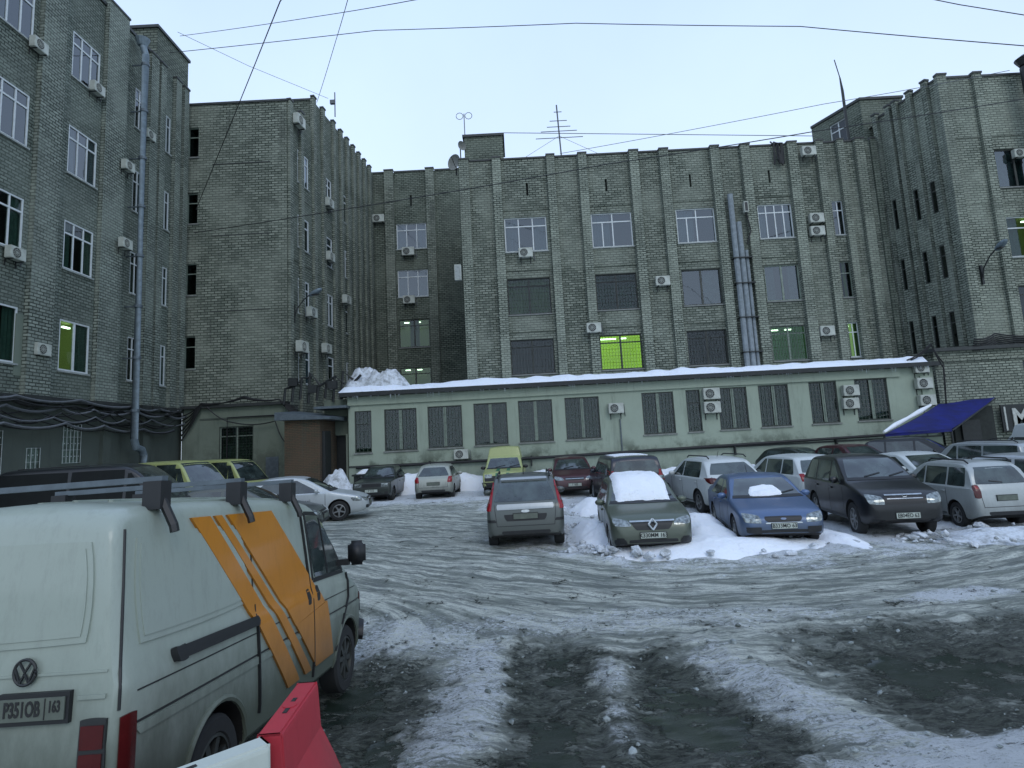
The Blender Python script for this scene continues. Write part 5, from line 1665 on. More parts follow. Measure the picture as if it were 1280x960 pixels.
def std(name, kind, pnt, label, pxc, Y, yaw, front=True, back=True, plate_f=None, plate_b=None, rim='rim', spokes=5, head='mid', tail='side', rails=False, mirrors=True, cat='car', scale=1.0, z0=0.0, X=None, grille='mid', doors=True, group='cars parked in the yard'):
    sp = SP[kind]
    p = atY(pxc, 600, Y)
    # use the ground level column at that distance
    x = X if X is not None else p.x + (p.z - .7) * -.0
    c = Car(name, label, sp, PT[pnt], (x, Y, gz(Y, x) + z0), R(yaw), cat=cat, group=group)
    c.root.scale = scale if isinstance(scale, tuple) else (scale,) * 3
    L = sp['L']; hw = c.hw; b = sp['belt']
    c.wheels(rim, spokes)
    pl, cw, rf, rr, tb = GL[kind]
    c.glazing(pl, cw, rf, rr, tb)
    if doors:
        c.doors([cw + .15, pl[0], (pl[1] if len(pl) > 1 else tb - .75)], handles=(pl[0] - .18, (pl[1] if len(pl) > 1 else tb - .75) - .12))
    if mirrors: c.mirrors(cw + .42, None if kind not in ('ambul', 'lada') else M['black_trim'])
    zf = interp(chaikin(sp['prof'], 2), .25)
    if front:
        if head == 'mid':
            c.patch('headlight', 'F', [(hw * .48, zf - .17), (hw * .90, zf - .15), (hw * .93, zf + .0), (hw * .56, zf - .055)], 'head_lens', .012, .5, 8, 6, mirror=True)
        elif head == 'rect':
            c.patch('headlight', 'F', [(hw * .50, zf - .21), (hw * .86, zf - .21), (hw * .86, zf - .07), (hw * .50, zf - .07)], 'head_lens', .012, .05, 6, 4, mirror=True)
        elif head == 'big':
            c.patch('headlight', 'F', [(hw * .50, zf - .22), (hw * .88, zf - .20), (hw * .93, zf - .0), (hw * .54, zf - .06)], 'head_lens', .012, .35, 8, 6, mirror=True)
        if grille == 'mid':
            g = c.patch('grille', 'F', [(-hw * .44, zf - .17), (hw * .44, zf - .17), (hw * .46, zf - .06), (-hw * .46, zf - .06)], 'black_trim', .008, .15, 10, 4)
            c.line('grille_bar', 'F', (-hw * .42, zf - .115), (hw * .42, zf - .115), .022, 'chrome', .018, parent=g)
        elif grille == 'wide':
            g = c.patch('grille', 'F', [(-hw * .50, zf - .21), (hw * .50, zf - .21), (hw * .50, zf - .07), (-hw * .50, zf - .07)], 'black_trim', .008, .03, 10, 4)
        c.patch('bumper_intake', 'F', [(-hw * .55, .30), (hw * .55, .30), (hw * .60, .42), (-hw * .60, .42)], 'black_trim', .006, .3, 10, 4)
        c.patch('fog_lamp', 'F', [(hw * .66, .35), (hw * .86, .36), (hw * .86, .46), (hw * .68, .46)], 'black_trim', .006, .4, 6, 4, mirror=True)
        c.plate('F', .50, plate_f, 'plate' if plate_f else 'plate_dirty')
    if back:
        rz = sp.get('rwz', b + .1)
        if tail == 'side':
            c.patch('tail_light', 'B', [(hw * .70, rz - .26), (hw * .93, rz - .26), (hw * .93, rz - .02), (hw * .76, rz - .02)], 'red_lens', .012, .35, 6, 6, mirror=True)
        elif tail == 'tall':
            c.patch('tail_light', 'B', [(hw * .86, rz - .18), (hw * .97, rz - .18), (hw * .86, rz + .42), (hw * .77, rz + .40)], 'red_lens', .014, .1, 4, 8, mirror=True)
        elif tail == 'oval':
            c.patch('tail_light', 'B', [(hw * .52, rz - .24), (hw * .90, rz - .27), (hw * .98, rz - .07), (hw * .60, rz - .10)], 'dark_red_lens', .014, .7, 8, 6, mirror=True)
        elif tail == 'black':
            c.patch('tail_light', 'B', [(hw * .74, rz - .30), (hw * .93, rz - .30), (hw * .93, rz + .0), (hw * .74, rz - .0)], 'dark_red_lens', .012, .5, 6, 6, mirror=True)
            c.patch('tail_light', 'B', [(hw * .78, rz - .10), (hw * .88, rz - .10), (hw * .88, rz - .03), (hw * .78, rz - .03)], 'red_lens', .02, .8, 5, 5, mirror=True)
        c.plate('B', rz - .30, plate_b, 'plate_dirty')
        c.line('tailgate_seam', 'B', (-hw * .72, .52), (hw * .72, .52), .012)
        c.line('tailgate_seam', 'B', (-hw * .72, .52), (-hw * .78, rz - .05), .012)
        c.line('tailgate_seam', 'B', (hw * .72, .52), (hw * .78, rz - .05), .012)
        c.patch('bumper_insert', 'B', [(-hw * .6, .34), (hw * .6, .34), (hw * .62, .42), (-hw * .62, .42)], 'black_trim', .006, .2, 8, 3)
    if rails: c.rails(rf + .15, rr - .1)
    return c


def X_of(px, Y, py=None):
    """x position seen at pixel column px, at distance Y and height .7"""
    y = py or 600
    for _ in range(4):
        p = atY(px, y, Y); y += (p.z - .7) * FPX / Y
    return p.x


def add(px, Y, **k):
    return std(X=X_of(px, Y), pxc=px, Y=Y, **k)


# --- front row
c = add(656, 15.25, name='people_carrier', kind='fusion', pnt='grey', label='dark grey tall hatchback seen from behind in mid yard, tall red tail lights', yaw=90, front=False, tail='tall', rails=True)
c.patch('boot_strip', 'B', [(-.62, .86), (.62, .86), (.62, .97), (-.62, .97)], PT['silver'], .014, .1, 10, 3)
c.patch('plate_recess', 'B', [(-.42, .62), (.42, .62), (.48, .76), (-.48, .76)], 'black_trim', .006, .15, 8, 4)
c.patch('boot_handle', 'B', [(-.09, .79), (.09, .79), (.09, .85), (-.09, .85)], 'chrome', .02, .8, 6, 4)
c.patch('rear_spoiler', 'B', [(-.52, 1.43), (.52, 1.43), (.5, 1.475), (-.5, 1.475)], PT['silver'], .05, .1, 10, 3)
c.patch('bumper_trim', 'B', [(.62, .60), (.82, .60), (.82, .66), (.66, .66)], 'black_trim', .012, .1, 4, 3, mirror=True)
c.patch('bumper_trim', 'B', [(-.72, .27), (.72, .27), (.74, .36), (-.74, .36)], 'black_trim', .008, .1, 10, 3)

c = add(797, 14.7, z0=-.04, name='hatchback', kind='sandero', pnt='olive', label='olive grey car facing the camera with its windscreen and roof under thick snow', yaw=-93, back=False, plate_f='K330MM 163', grille='none')
zf = .80
g = c.patch('grille', 'F', [(-.34, .60), (.34, .60), (.46, .78), (-.46, .78)], 'black_trim', .008, .2, 12, 5)
c.line('grille_bar', 'F', (-.46, .765), (.46, .765), .024, 'chrome', .02, parent=g)
# diamond shaped badge: a ring of four bars
q = MB()
px_, _ = c.hit('F', 0, .71)
for a, b in (((0, .115), (.085, 0)), ((.085, 0), (0, -.115)), ((0, -.115), (-.085, 0)), ((-.085, 0), (0, .115))):
    q.tube([(px_.x + .045, a[0], .715 + a[1]), (px_.x + .045, b[0], .715 + b[1])], .021, 6)
q.build('badge', M['chrome'], g)
c.patch('fog_lamp', 'F', [(.52, .30), (.78, .31), (.78, .43), (.56, .43)], 'black_trim', .01, .5, 6, 4, mirror=True)


def car_snow(c, axis, q, label, off, name='snow_cover', n=18, m=14, rnd=.15, seed=0):
    o = c.patch(name, axis, q, 'snow', off, rnd, n, m, .0)
    me = o.data
    for v in me.vertices:
        pass
    for v in me.vertices:
        k = noise.noise(v.co * 3.1 + Vector((seed, 0, 0))) * .035 + noise.noise(v.co * 9) * .012
        v.co.z += k; v.co.x += k * .4
        if v.index < (n + 1) * (m + 1):
            i_, j_ = v.index % (n + 1), v.index // (n + 1)
            e_ = min(1, min(i_, n - i_, j_, m - j_) / 2.5)
            v.co.z -= (off * .9 + .01) * (1 - e_) ** 2; v.co.x -= off * .3 * (1 - e_) ** 2
    o.parent = None
    o.matrix_world = c.root.matrix_basis.copy()
    tag(o, label, 'snow')
    return o


bpy.context.view_layer.update()
car_snow(c, 'T', [(.93, .63), (.93, -.63), (-1.25, -.54), (-1.25, .54)], 'thick slab of snow over the windscreen and roof of the olive grey car', .09, n=20, m=26, rnd=.12)

c = add(946, 15.0, scale=.95, name='saloon_car', kind='focus', pnt='blue', label='blue saloon facing the camera with a patch of snow on its windscreen', yaw=-98, back=False, plate_f='B333MO 63', head='big', grille='none')
g = c.patch('grille', 'F', [(-.36, .58), (.36, .58), (.42, .70), (-.42, .70)], 'black_trim', .008, .35, 12, 5)
c.patch('grille_surround', 'F', [(-.40, .545), (.40, .545), (.38, .575), (-.38, .575)], 'chrome', .014, .2, 10, 2)
c.patch('badge', 'F', [(-.06, .62), (.06, .62), (.06, .665), (-.06, .665)], PT['blue'], .022, .95, 8, 5, parent=g)
c.patch('fog_lamp', 'F', [(.48, .34), (.76, .35), (.80, .48), (.48, .48)], 'black_trim', .012, .2, 6, 4, mirror=True)
car_snow(c, 'T', [(1.06, .42), (1.06, -.50), (.62, -.36), (.58, .30)], 'ragged patch of snow at the foot of the blue saloon windscreen', .045, rnd=.6, seed=3)

c = add(1080, 15.1, scale=(.88, .90, 1.03), name='off_roader', kind='suv', pnt='black', label='large black off-roader facing the camera right of the blue saloon', yaw=-97, back=False, plate_f='E804EO 63', head='big', grille='wide', spokes=7)
c.line('grille_bar', 'F', (-.42, .90), (.42, .90), .022, 'chrome', .022)
c.line('grille_bar', 'F', (-.40, .83), (.40, .83), .018, 'chrome', .022)
q = MB(); px_, _ = c.hit('F', 0, .86)
for a, b in (((-.045, .05), (-.035, -.05)), ((.045, .05), (.035, -.05)), ((-.04, 0), (.04, 0))):
    q.tube([(px_.x + .03, a[0], .87 + a[1]), (px_.x + .03, b[0], .87 + b[1])], .011, 5)
q.build('badge', M['chrome'], c.root)

c = add(1190, 15.4, name='estate_car', kind='wagon', pnt='silver_dusty', label='dusty silver estate car seen from behind right of the black off-roader', yaw=88, front=False, tail='black', rails=True, plate_b=None, scale=(.86, .84, .98))
c.patch('rear_wiper', 'B', [(-.02, 1.04), (.3, 1.08), (.3, 1.1), (-.02, 1.06)], 'black_trim', .02, 0, 6, 1)

# --- second row, far
add(478, 27.6, name='old_saloon', kind='lada', pnt='dkgreen', label='boxy dark green old saloon facing the camera before the annex', yaw=-90, back=False, head='rect', grille='wide', plate_f='P 212', rim='rim_dark')
add(549, 27.3, name='small_hatchback', kind='hatch', pnt='beige', label='small silver hatchback seen from behind before the annex', yaw=90, front=False, rim='rim_dark')
c = add(632, 27.2, name='ambulance', kind='ambul', pnt='yellow', label='small yellow ambulance with green bonnet stripes facing the camera', yaw=-92, back=False, head='rect', grille='none', rim='rim_dark', cat='ambulance', group='yellow ambulances in the yard')
green = paint('green_stripe', (.01, .14, .06), .4)
for y in (-.22, .22):
    c.patch('bonnet_stripe', 'T', [(1.0, y - .07), (2.0, y - .07), (2.0, y + .07), (1.0, y + .07)], green, .006, 0, 3, 8)
    c.patch('bonnet_stripe', 'F', [(y - .07, .8), (y + .07, .8), (y + .07, .98), (y - .07, .98)], green, .008, 0, 3, 4)
c.patch('grille', 'F', [(-.75, .66), (.75, .66), (.75, .88), (-.75, .88)], 'black_trim', .006, .05, 10, 4)
c.patch('front_bumper', 'F', [(-.84, .42), (.84, .42), (.84, .62), (-.84, .62)], 'black_trim', .05, .1, 10, 4)
for y in (-.42, .42):
    q = MB(); q.box((-.2, y - .12, 2.02), (.1, y + .12, 2.08)); 
add(714, 26.4, name='hatchback', kind='sandero', pnt='maroon', label='maroon hatchback facing the camera with a folded sunshade in its windscreen', yaw=-91, back=False, plate_f='T 505')
c = add(779, 22.3, name='off_roader', kind='boxsuv', pnt='dkblue', label='dark blue boxy off-roader seen from behind the snow-covered car', yaw=92, front=False, tail='black')
c.patch('tail_light', 'B', [(.72, .82), (.9, .82), (.9, 1.3), (.74, 1.3)], 'red_lens', .02, .15, 4, 6, mirror=True)
c.patch('tail_lens', 'B', [(.73, 1.0), (.89, 1.0), (.89, 1.1), (.74, 1.1)], 'head_lens', .026, .15, 4, 3, mirror=True)
c.patch('roof_snow', 'T', [(.9, -.6), (-1.6, -.6), (-1.6, .6), (.9, .6)], 'snow', .02, .1, 8, 8)
add(884, 20.3, name='white_crossover', kind='suv2', pnt='white', label='white rounded crossover seen from behind with dark oval tail lights, nearer the middle', yaw=96, front=False, tail='oval', rails=True)
add(986, 20.3, name='white_off_roader', kind='suv', pnt='white', label='white off-roader seen from behind with red tail lights, behind the blue saloon', yaw=96, front=False, tail='side', scale=.95)
add(1002, 26.6, name='dark_car', kind='hatch', pnt='dkgreen', label='dark car parked at the annex wall behind the white off-roader', yaw=-60, back=False)
add(1070, 25.0, name='dark_red_car', kind='hatch', pnt='maroon', label='dark red car at the annex wall behind the black off-roader', yaw=-80, back=False, scale=1.05)
add(1150, 24.6, name='black_car', kind='suv', pnt='black', label='black car in the shade before the blue awning', yaw=-40, back=True)
add(1147, 19.6, name='white_car', kind='focus', pnt='white', label='white car facing the camera between the black off-roader and the silver estate', yaw=-84, back=False)
add(1226, 20.5, name='silver_off_roader', kind='boxsuv', pnt='silver', label='silver boxy off-roader seen from behind above the silver estate', yaw=100, front=False, tail='side', scale=.95, rails=True)
add(1300, 24.0, name='parked_van', kind='ambul', pnt='white', label='white vehicle at the right edge below the shop sign', yaw=80, front=False)
add(1297, 16.2, name='pale_blue_car', kind='sedan', pnt='silver', label='pale silver blue car cut off by the right edge', yaw=-60)

# --- left side
c = add(376, 20.6, name='silver_saloon', kind='sedan', pnt='bright', label='bright silver saloon parked broadside with its nose to the right', yaw=9, back=True)
c.patch('headlight', 'R', [(1.80, .60), (2.1, .60), (2.05, .74), (1.72, .72)], 'head_lens', .012, .4, 6, 5, mirror=True)
text_obj('lettering', 'taxi', .16, 'ink', c.root, (.35, -.895, .68), (R(90), 0, 0), .002)
add(300, 16.9, name='grey_car', kind='sedan', pnt='grey', label='grey car behind the roof rack of the white van, nose to the right', yaw=8)
c = add(146, 15.4, name='black_van', kind='minivan', pnt='black', label='long black van standing behind the white van', yaw=9, cat='van', group=None)
for ch in c.root.children:
    if ch.name.startswith('side_window'): ch.data.materials[0] = M['tinted_glass']
c.patch('roof_rib', 'T', [(1.0, -.5), (-2.0, -.5), (-2.0, -.42), (1.0, -.42)], 'black_trim', .02, 0, 2, 6)
add(232, 24.2, name='ambulance', kind='yellow', pnt='yellow', label='yellow ambulance behind the black van, nearer the left block', yaw=-22, cat='ambulance', group='yellow ambulances in the yard', rim='rim_dark', z0=-.12)
add(292, 27.4, name='ambulance', kind='yellow', pnt='yellow', label='yellow ambulance standing behind the silver saloon', yaw=-22, cat='ambulance', group='yellow ambulances in the yard', rim='rim_dark', scale=.92)

# aerials on car roofs
for nm, dx in (('people_carrier', 0), ('hatchback', 0), ('saloon_car', 0), ('off_roader', 0), ('estate_car', 0), ('white_crossover', 0)):
    o_ = bpy.data.objects.get(nm)
    if o_:
        zt_ = max(v_.co.z for ch in o_.children if ch.name.startswith('body') for v_ in ch.data.vertices)
        q = MB(); q.tube([(-.9, 0, zt_ - .06), (-1.05, 0, zt_ + .16)], .008, 5); q.build('aerial', M['black_trim'], o_)
# ============ foreground white van
sp = S(L=4.55, W=1.74, belt=1.12, fo=.80, ro=1.01, wr=.33, sill=.32, tumble=.10, inset=.02, crown=.05, rc=.10, rf=.35, rb=.09, ftaper=.05, btaper=.015,
       prof=[(0, .50), (.03, .78), (.12, .95), (.5, 1.12), (.72, 1.22), (1.38, 1.88), (1.6, 1.98), (2.2, 2.03), (4.28, 2.04), (4.46, 2.0), (4.53, 1.86), (4.55, .9), (4.55, .5)])
vrot = Matrix.Rotation(1.535, 3, 'Z') @ Matrix.Rotation(.078, 3, 'Y') @ Matrix.Rotation(-.024, 3, 'X')
vpos = Vector((-3.05, 3.52, -.11)) + vrot @ Vector((2.125, 0, 0))
v = Car('white_van', 'white panel van with orange slanting stripes and roof bars in the left foreground', sp, PT['van_white'], vpos, 0, rot=vrot.to_euler(), cat='van')
v.root.scale = (1.005, .995, 1.05)
v.wheels('rim_dark', 8)
D = lambda xr: xr - 2.125          # distance from the rear -> local x
hwv = .87
pr_v = chaikin(sp['prof'], 2)
v.patch('windscreen', 'F', [(-.72, 1.27), (.72, 1.27), (.62, 1.90), (-.62, 1.90)], 'car_glass', .006, .1, 12, 8)
v.patch('side_window', 'R', [(D(2.70), 1.27), (D(3.50), 1.25), (D(3.02), 1.84), (D(2.62), 1.86)], 'car_glass', .008, .1, 8, 8, mirror=True)
v.patch('window_seal', 'R', [(D(2.66), 1.23), (D(3.56), 1.21), (D(3.50), 1.25), (D(2.70), 1.27)], 'black_trim', .007, 0, 8, 2)
v.line('window_seal', 'R', (D(3.53), 1.23), (D(3.03), 1.87), .04, 'black_trim', .007)
v.line('window_seal', 'R', (D(2.61), 1.88), (D(3.03), 1.86), .035, 'black_trim', .007)
v.line('window_seal', 'R', (D(2.66), 1.25), (D(2.61), 1.88), .035, 'black_trim', .007)
v.line('window_divider', 'R', (D(3.06), 1.27), (D(2.98), 1.82), .025, 'black_trim', .014)
# stripes (vinyl following the side)
def stripe(q, n=8, m=24):
    return v.patch('orange_stripe', 'R', q, 'orange', .019, 0, n, m, .002)
stripe([(D(1.98), .50), (D(2.22), .50), (D(.86), 1.93), (D(.62), 1.93)])
stripe([(D(2.36), .50), (D(2.50), .50), (D(1.02), 1.93), (D(.92), 1.93)])
stripe([(D(2.62), .50), (D(3.10), .50), (D(2.92), 1.02), (D(2.13), .95)], 10, 12)
stripe([(D(2.12), .95), (D(2.86), 1.02), (D(1.86), 1.93), (D(1.10), 1.93)], 12, 24)
# seams
for a, b in (((1.46, .48), (1.40, 1.15)), ((1.40, 1.15), (1.40, 1.25)), ((2.58, .42), (2.55, 1.15)), ((2.55, 1.15), (2.50, 1.90)), ((3.62, .95), (3.62, 1.2)), ((3.2, .5), (3.62, .95))):
    v.line('door_seam', 'R', (D(a[0]), a[1]), (D(b[0]), b[1]), .014, 'black_trim', .022)
def corner_pt(z, sd=-1):
    o = Vector((-2.275 - 1, sd * (hwv + 1), z)); r = v.bvh.ray_cast(o, Vector((1, -sd, 0)).normalized())
    return r[0] if r[0] else Vector((-2.26, sd * .84, z))
for sd in (-1, 1):
    q = MB(); q.tube([corner_pt(1.0 + .05 * k, sd) + Vector((-.001, sd * .001, 0)) for k in range(19)], .009, 5); q.build('tailgate_edge', M['black_trim'], v.root)
v.line('door_seam', 'R', (D(1.46), 1.90), (D(1.40), 1.2), .012, 'black_trim', .006)
v.line('waist_groove', 'R', (D(.0), 1.06), (D(3.9), 1.02), .008, 'black_trim', .004)
v.patch('side_moulding', 'R', [(D(.0), .84), (D(4.1), .80), (D(4.1), .85), (D(.0), .89)], PT['van_white'], .010, .05, 30, 2)
v.line('moulding_shadow_gap', 'R', (D(.0), .905), (D(4.1), .865), .012, 'black_trim', .005, n=30)
v.patch('sliding_rail', 'R', [(D(.35), 1.12), (D(1.42), 1.10), (D(1.42), 1.16), (D(.35), 1.18)], 'black_trim', .03, .1, 12, 3)
v.patch('rail_cap', 'R', [(D(.32), 1.11), (D(.42), 1.11), (D(.42), 1.19), (D(.32), 1.19)], 'black_trim', .045, .6, 5, 5)


def panel(axis, a0, a1, z0, z1, sl=0):
    # pressed panel: raised rounded field with a thin lip
    v.patch('pressed_panel_lip', axis, [(a0, z0), (a1, z0), (a1 - sl, z1), (a0 + sl, z1)], PT['van_white'], .010, .18, 14, 12)
    v.patch('pressed_panel', axis, [(a0 + .035, z0 + .035), (a1 - .035, z0 + .035), (a1 - sl - .03, z1 - .035), (a0 + sl + .03, z1 - .035)], PT['van_white'], .0155, .16, 14, 12)


panel('R', D(.02), D(1.34), 1.27, 1.86, .02)
panel('B', -.68, .68, 1.33, 1.86, .03)
for dd in (2.46, 2.69):
    v.patch('door_handle', 'R', [(D(dd) - .04, 1.06), (D(dd) + .04, 1.06), (D(dd) + .04, 1.20), (D(dd) - .04, 1.20)], 'black_trim', .02, .4, 5, 5)
# rear: badge, plate, lights
tx, _ = v.hit('B', 0, 1.17)
YB, YP = -.33, -.40
q = MB(); q.tube([(tx.x - .02, YB + .062 * math.cos(k * math.pi / 12), 1.22 + .062 * math.sin(k * math.pi / 12)) for k in range(25)], .008, 6, cap=False)
for a, b in (((-.035, .05), (0, .0)), ((0, .0), (.035, .05)), ((-.055, .02), (-.025, -.05)), ((-.025, -.05), (0, -.005)), ((0, -.005), (.025, -.05)), ((.025, -.05), (.055, .02))):
    q.tube([(tx.x - .02, YB + a[0], 1.22 + a[1]), (tx.x - .02, YB + b[0], 1.22 + b[1])], .007, 5)
q.build('badge', M['ac_dark'], v.root)
q = MB(); q.box((tx.x - .03, YP - .20, .97), (tx.x + .01, YP + .20, 1.12)); pf = q.build('plate_holder', M['black_trim'], v.root)
q = MB(); q.box((tx.x - .038, YP - .18, .992), (tx.x - .031, YP + .18, 1.098)); npl = q.build('number_plate', M['plate_dirty'], v.root)
text_obj('lettering', 'P351OB', .10, 'ink', npl, (tx.x - .0405, YP + .055, 1.045), (R(90), 0, R(-90)), .001, .003, .60)
text_obj('lettering', '163', .075, 'ink', npl, (tx.x - .0405, YP - .125, 1.052), (R(90), 0, R(-90)), .001, .002, .62)
q = MB(); q.box((tx.x - .041, YP - .075, .995), (tx.x - .0385, YP - .07, 1.095)); q.build('plate_divider', M['ink'], npl)
for sd in (-1, 1):
    tl = v.patch('tail_light', 'B', [(sd * .66, .55), (sd * .80, .55), (sd * .80, .98), (sd * .66, .98)], 'ac_dark', .02, .1, 6, 8)
    v.patch('red_lens', 'B', [(sd * .67, .84), (sd * .79, .84), (sd * .79, .95), (sd * .67, .95)], 'dark_red_lens', .026, .1, 5, 4, parent=tl)
    v.patch('red_lens', 'B', [(sd * .67, .70), (sd * .79, .70), (sd * .79, .82), (sd * .67, .82)], 'dark_red_lens', .026, .1, 5, 4, parent=tl)
v.patch('tail_light_side', 'R', [(D(-.115), .57), (D(-.01), .57), (D(-.01), .97), (D(-.115), .97)], 'dark_red_lens', .012, .1, 4, 6)
v.patch('rear_bumper', 'B', [(-.79, .36), (.79, .36), (.79, .56), (-.79, .56)], 'black_trim', .06, .08, 14, 4)
v.line('tailgate_seam', 'B', (-.70, .62), (.70, .62), .014)
v.line('tailgate_crease', 'B', (-.78, 1.08), (-.63, 1.08), .02, PT['van_white'], .012)
v.line('tailgate_crease', 'B', (-.78, 1.20), (.78, 1.20), .012, PT['van_white'], .010)
v.patch('headlight', 'F', [(.45, .68), (.82, .70), (.84, .86), (.48, .84)], 'head_lens', .012, .2, 8, 6, mirror=True)
v.patch('side_repeater', 'R', [(D(4.08), .84), (D(4.2), .84), (D(4.2), .92), (D(4.08), .92)], 'dark_red_lens', .012, .2, 4, 4)
v.patch('front_bumper', 'F', [(-.84, .40), (.84, .40), (.84, .60), (-.84, .60)], 'black_trim', .06, .1, 14, 4)
v.patch('grille', 'F', [(-.42, .68), (.42, .68), (.42, .84), (-.42, .84)], 'black_trim', .008, .05, 10, 4)
# mirror
for sd in (-1, 1):
    bm = bmesh.new(); bmesh.ops.create_cube(bm, size=1); bmesh.ops.scale(bm, vec=(.10, .20, .25), verts=bm.verts)
    bmesh.ops.bevel(bm, geom=list(bm.edges), offset=.04, segments=3, affect='EDGES'); bmesh.ops.translate(bm, vec=(D(3.38), sd * 1.06, 1.42), verts=bm.verts)
    me = bpy.data.meshes.new('mirror'); bm.to_mesh(me); bm.free(); me.materials.append(M['black_trim'])
    me.polygons.foreach_set('use_smooth', [True] * len(me.polygons)); o = mesh_obj('mirror', me, v.root)
    q = MB(); q.box((D(3.36), min(sd * .80, sd * .97), 1.30), (D(3.42), max(sd * .80, sd * .97), 1.36)); q.build('mirror_arm', M['black_trim'], o)
# wheel arch lips
for ax in v.ax:
    for sd in (-1, 1):
        pts = []
        for k in range(0, 19):
            a = math.pi * k / 18
            x, z = ax + math.cos(a) * (v.rw + .075), (v.rw + .055) * .97 - .03 + math.sin(a) * (v.rw + .075)
            p, nn = v.hit('R' if sd < 0 else 'L', x, z); pts.append(p + Vector((0, sd * .004, 0)))
        q = MB(); q.tube(pts, .022, 6); q.build('wheel_arch_lip', PT['van_white'], v.root, smooth=True)
# roof bars: three crossbars on feet plus long ladder rails
rack = empty('roof_rack', vpos, rot=vrot.to_euler()); rack.scale = (1.005, .995, 1.05); tag(rack, 'black roof bars on clamp feet across the white van roof', 'roof rack')
for xr in (.28, 1.30, 2.28):
    q = MB(); q.box((D(xr) - .03, -.78, 2.165), (D(xr) + .03, .78, 2.2)); q.build('crossbar', M['galv_dark'], rack)
    for sd in (-1, 1):
        q = MB()
        y0, y1 = sorted((sd * .67, sd * .79))
        q.box((D(xr) - .055, y0, 2.0), (D(xr) + .055, y1, 2.17))
        q.tube([(D(xr), sd * .76, 2.07), (D(xr), sd * .85, 1.90), (D(xr), sd * .86, 1.86)], .028, 6)
        q.build('foot', M['black_trim'], rack)
for k in range(6):
    y = -.6 + .24 * k
    v.patch('roof_rib', 'T', [(D(.35), y - .02), (D(2.6), y - .02), (D(2.6), y + .02), (D(.35), y + .02)], PT['van_white'], .012, .05, 10, 2)


# ============ plastic barriers
def barrier(name, a, b, z, h, mat, label, w_top=.07, w_bot=.36):
    a, b = Vector(a), Vector(b); d = b - a; L = d.length; yaw = math.atan2(d.y, d.x)
    o = empty(name, (*((a + b) / 2), z), yaw); tag(o, label, 'barrier', 'plastic road barriers')
    prof = [(w_bot, 0), (w_bot, .14), (w_bot * .80, .34), (w_bot * .52, h - .46), (w_top * 1.25, h - .26), (w_top, h - .03), (w_top * .90, h)]
    bm = bmesh.new(); st = []
    for x in (-L / 2, -L / 2 + .015, -L * .2, -L * .1, L * .1, L * .2, L / 2 - .015, L / 2):
        k = .94 if abs(x) > L / 2 - .01 else 1
        ring = [(y * k, zz) for y, zz in prof] + [(-y * k, zz) for y, zz in reversed(prof)]
        st.append([bm.verts.new((x, y, zz)) for y, zz in ring])
    n = len(st[0])
    for i in range(len(st) - 1):
        for k in range(n): bm.faces.new((st[i][k], st[i + 1][k], st[i + 1][(k + 1) % n], st[i][(k + 1) % n]))
    bm.faces.new(st[0]); bm.faces.new(list(reversed(st[-1])))
    bmesh.ops.recalc_face_normals(bm, faces=bm.faces)
    bmesh.ops.bevel(bm, geom=[e for e in bm.edges if e.calc_length() > .05 and e.is_manifold and e.calc_face_angle() > R(40)], offset=.012, segments=2, affect='EDGES')
    me = bpy.data.meshes.new('body'); bm.to_mesh(me); bm.free(); me.materials.append(M[mat])
    mesh_obj('body', me, o)
    q = MB(); q.tube([(0, 0, h - .001), (0, 0, h + .006)], .04, 16); q.build('filler_cap', M[mat], o)
    q = MB(); q.box((-.10, -.012, h + .0005), (.10, .012, h + .004)); q.build('slot', M['black_trim'], o)
    for sd in (-1, 1):
        for x in (-L * .28, L * .28):
            q = MB()
            y0 = sd * (w_top * 1.3); y1 = sd * (w_bot + .02)
            q.face([(x - .035, y0, h - .3), (x + .035, y0, h - .3), (x + .035, y1, .03), (x - .035, y1, .03)])
            q.face([(x - .035, y0, h - .3), (x - .035, y1, .03), (x - .035, y0, .03)])
            q.face([(x + .035, y0, h - .3), (x + .035, y0, .03), (x + .035, y1, .03)])
            q.build('buttress', M[mat], o)
    return o


barrier('plastic_barrier', (-1.40, 3.37), (-1.44, 4.06), gz(3.7) - .02, 1.0, 'plastic_red', 'red plastic road barrier beside the white van')
barrier('plastic_barrier', (-2.02, 2.74), (-1.40, 3.33), gz(3) + .0, .97, 'plastic_white', 'white plastic road barrier at the bottom edge joined to the red one')

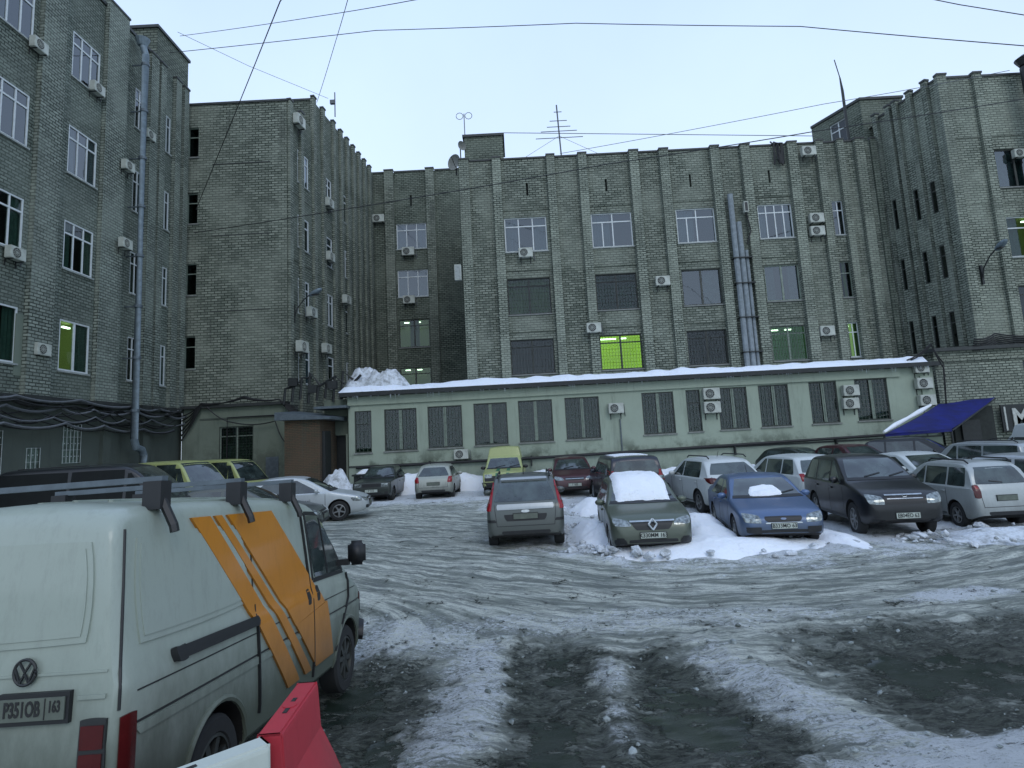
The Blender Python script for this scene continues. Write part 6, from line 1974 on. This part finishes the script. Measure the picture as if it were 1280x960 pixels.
# ============ loose lumps of ice and snow
def chunks(name, label, spots, mat):
    base = bmesh.new(); bmesh.ops.create_icosphere(base, subdivisions=1, radius=1)
    bv = [v_.co.copy() for v_ in base.verts]; bf = [[v_.index for v_ in f_.verts] for f_ in base.faces]; base.free()
    V, Fc = [], []
    for (x, y, z, r) in spots:
        sx_, sy_, sz_ = r * random.uniform(.7, 1.4), r * random.uniform(.7, 1.4), r * random.uniform(.4, .9)
        rot = Matrix.Rotation(random.uniform(0, 6), 3, 'Z') @ Matrix.Rotation(random.uniform(-.5, .5), 3, 'X')
        b0 = len(V); k_ = random.uniform(0, 50)
        for p in bv:
            q_ = p * (1 + .7 * noise.noise(p * 1.7 + Vector((k_, 0, 0))))
            q_ = rot @ Vector((q_.x * sx_, q_.y * sy_, q_.z * sz_)); V.append((x + q_.x, y + q_.y, z + q_.z))
        Fc += [[i + b0 for i in f_] for f_ in bf]
    me = bpy.data.meshes.new(name); me.from_pydata(V, [], Fc); me.materials.append(M[mat])
    o = mesh_obj(name, me); o['label'] = label; o['kind'] = 'stuff'
    return o


sp_ = []
while len(sp_) < 900:
    x, y = random.uniform(-2.8, 7.5), random.uniform(4.3, 10)
    z, w_, s_, pu, _ = ground_h(x, y)
    edge_ = min(1, s_ * 2.2) * (1 - s_) * 2 + min(1, w_ * 2) * (1 - w_) * 1.5
    if random.random() < edge_ * .7 + .05 and pu < .4:
        r = .009 + .03 * random.random() ** 5
        sp_.append((x, y, z + r * .3, r))
chunks('ice_lumps', 'small dirty lumps of ice scattered over the slush in the foreground', sp_, 'ice_grey')
sp_ = []
for (cx, cy, rx, ry, n_) in ((1.75, 15, .9, 2.3, 130), (3.9, 13.1, 2.7, 1.1, 60), (10.2, 13, 2.2, .9, 90), (-8.3, 26.6, 1.4, 1.1, 90), (2.3, 20.2, 1.1, 1.6, 60)):
    for _ in range(n_):
        a_ = random.uniform(0, 6.28); k_ = random.uniform(.75, 1.15)
        x, y = cx + rx * k_ * math.cos(a_), cy + ry * k_ * math.sin(a_); r = .03 + .10 * random.random() ** 3
        sp_.append((x, y, gz(y, x) + .03 + r * .3 + max(0, 1 - k_) * .4, r))
chunks('snow_lumps', 'broken lumps of snow at the feet of the shovelled banks', sp_, 'snow_dirty')

# ============ put every Empty at the base of its thing
bpy.context.view_layer.update()
for o in list(SC.objects):
    if o.parent or o.type not in ('EMPTY', 'MESH'): continue
    if o.get('kind') == 'structure': continue
    if o.location.length > 1e-6: continue
    if o.type == 'EMPTY':
        P = []
        for ch in o.children:
            if ch.type == 'MESH': P += [Vector(c) for c in ch.bound_box]
        if not P: continue
    else:
        P = [Vector(c) for c in o.bound_box]
    mn = Vector([min(p[i] for p in P) for i in range(3)]); mxx = Vector([max(p[i] for p in P) for i in range(3)])
    base = Vector(((mn.x + mxx.x) / 2, (mn.y + mxx.y) / 2, mn.z))
    if o.type == 'EMPTY':
        o.location = base
        for ch in o.children: ch.location = Vector(ch.location) - base
    else:
        o.data.transform(Matrix.Translation(-base)); o.location = base
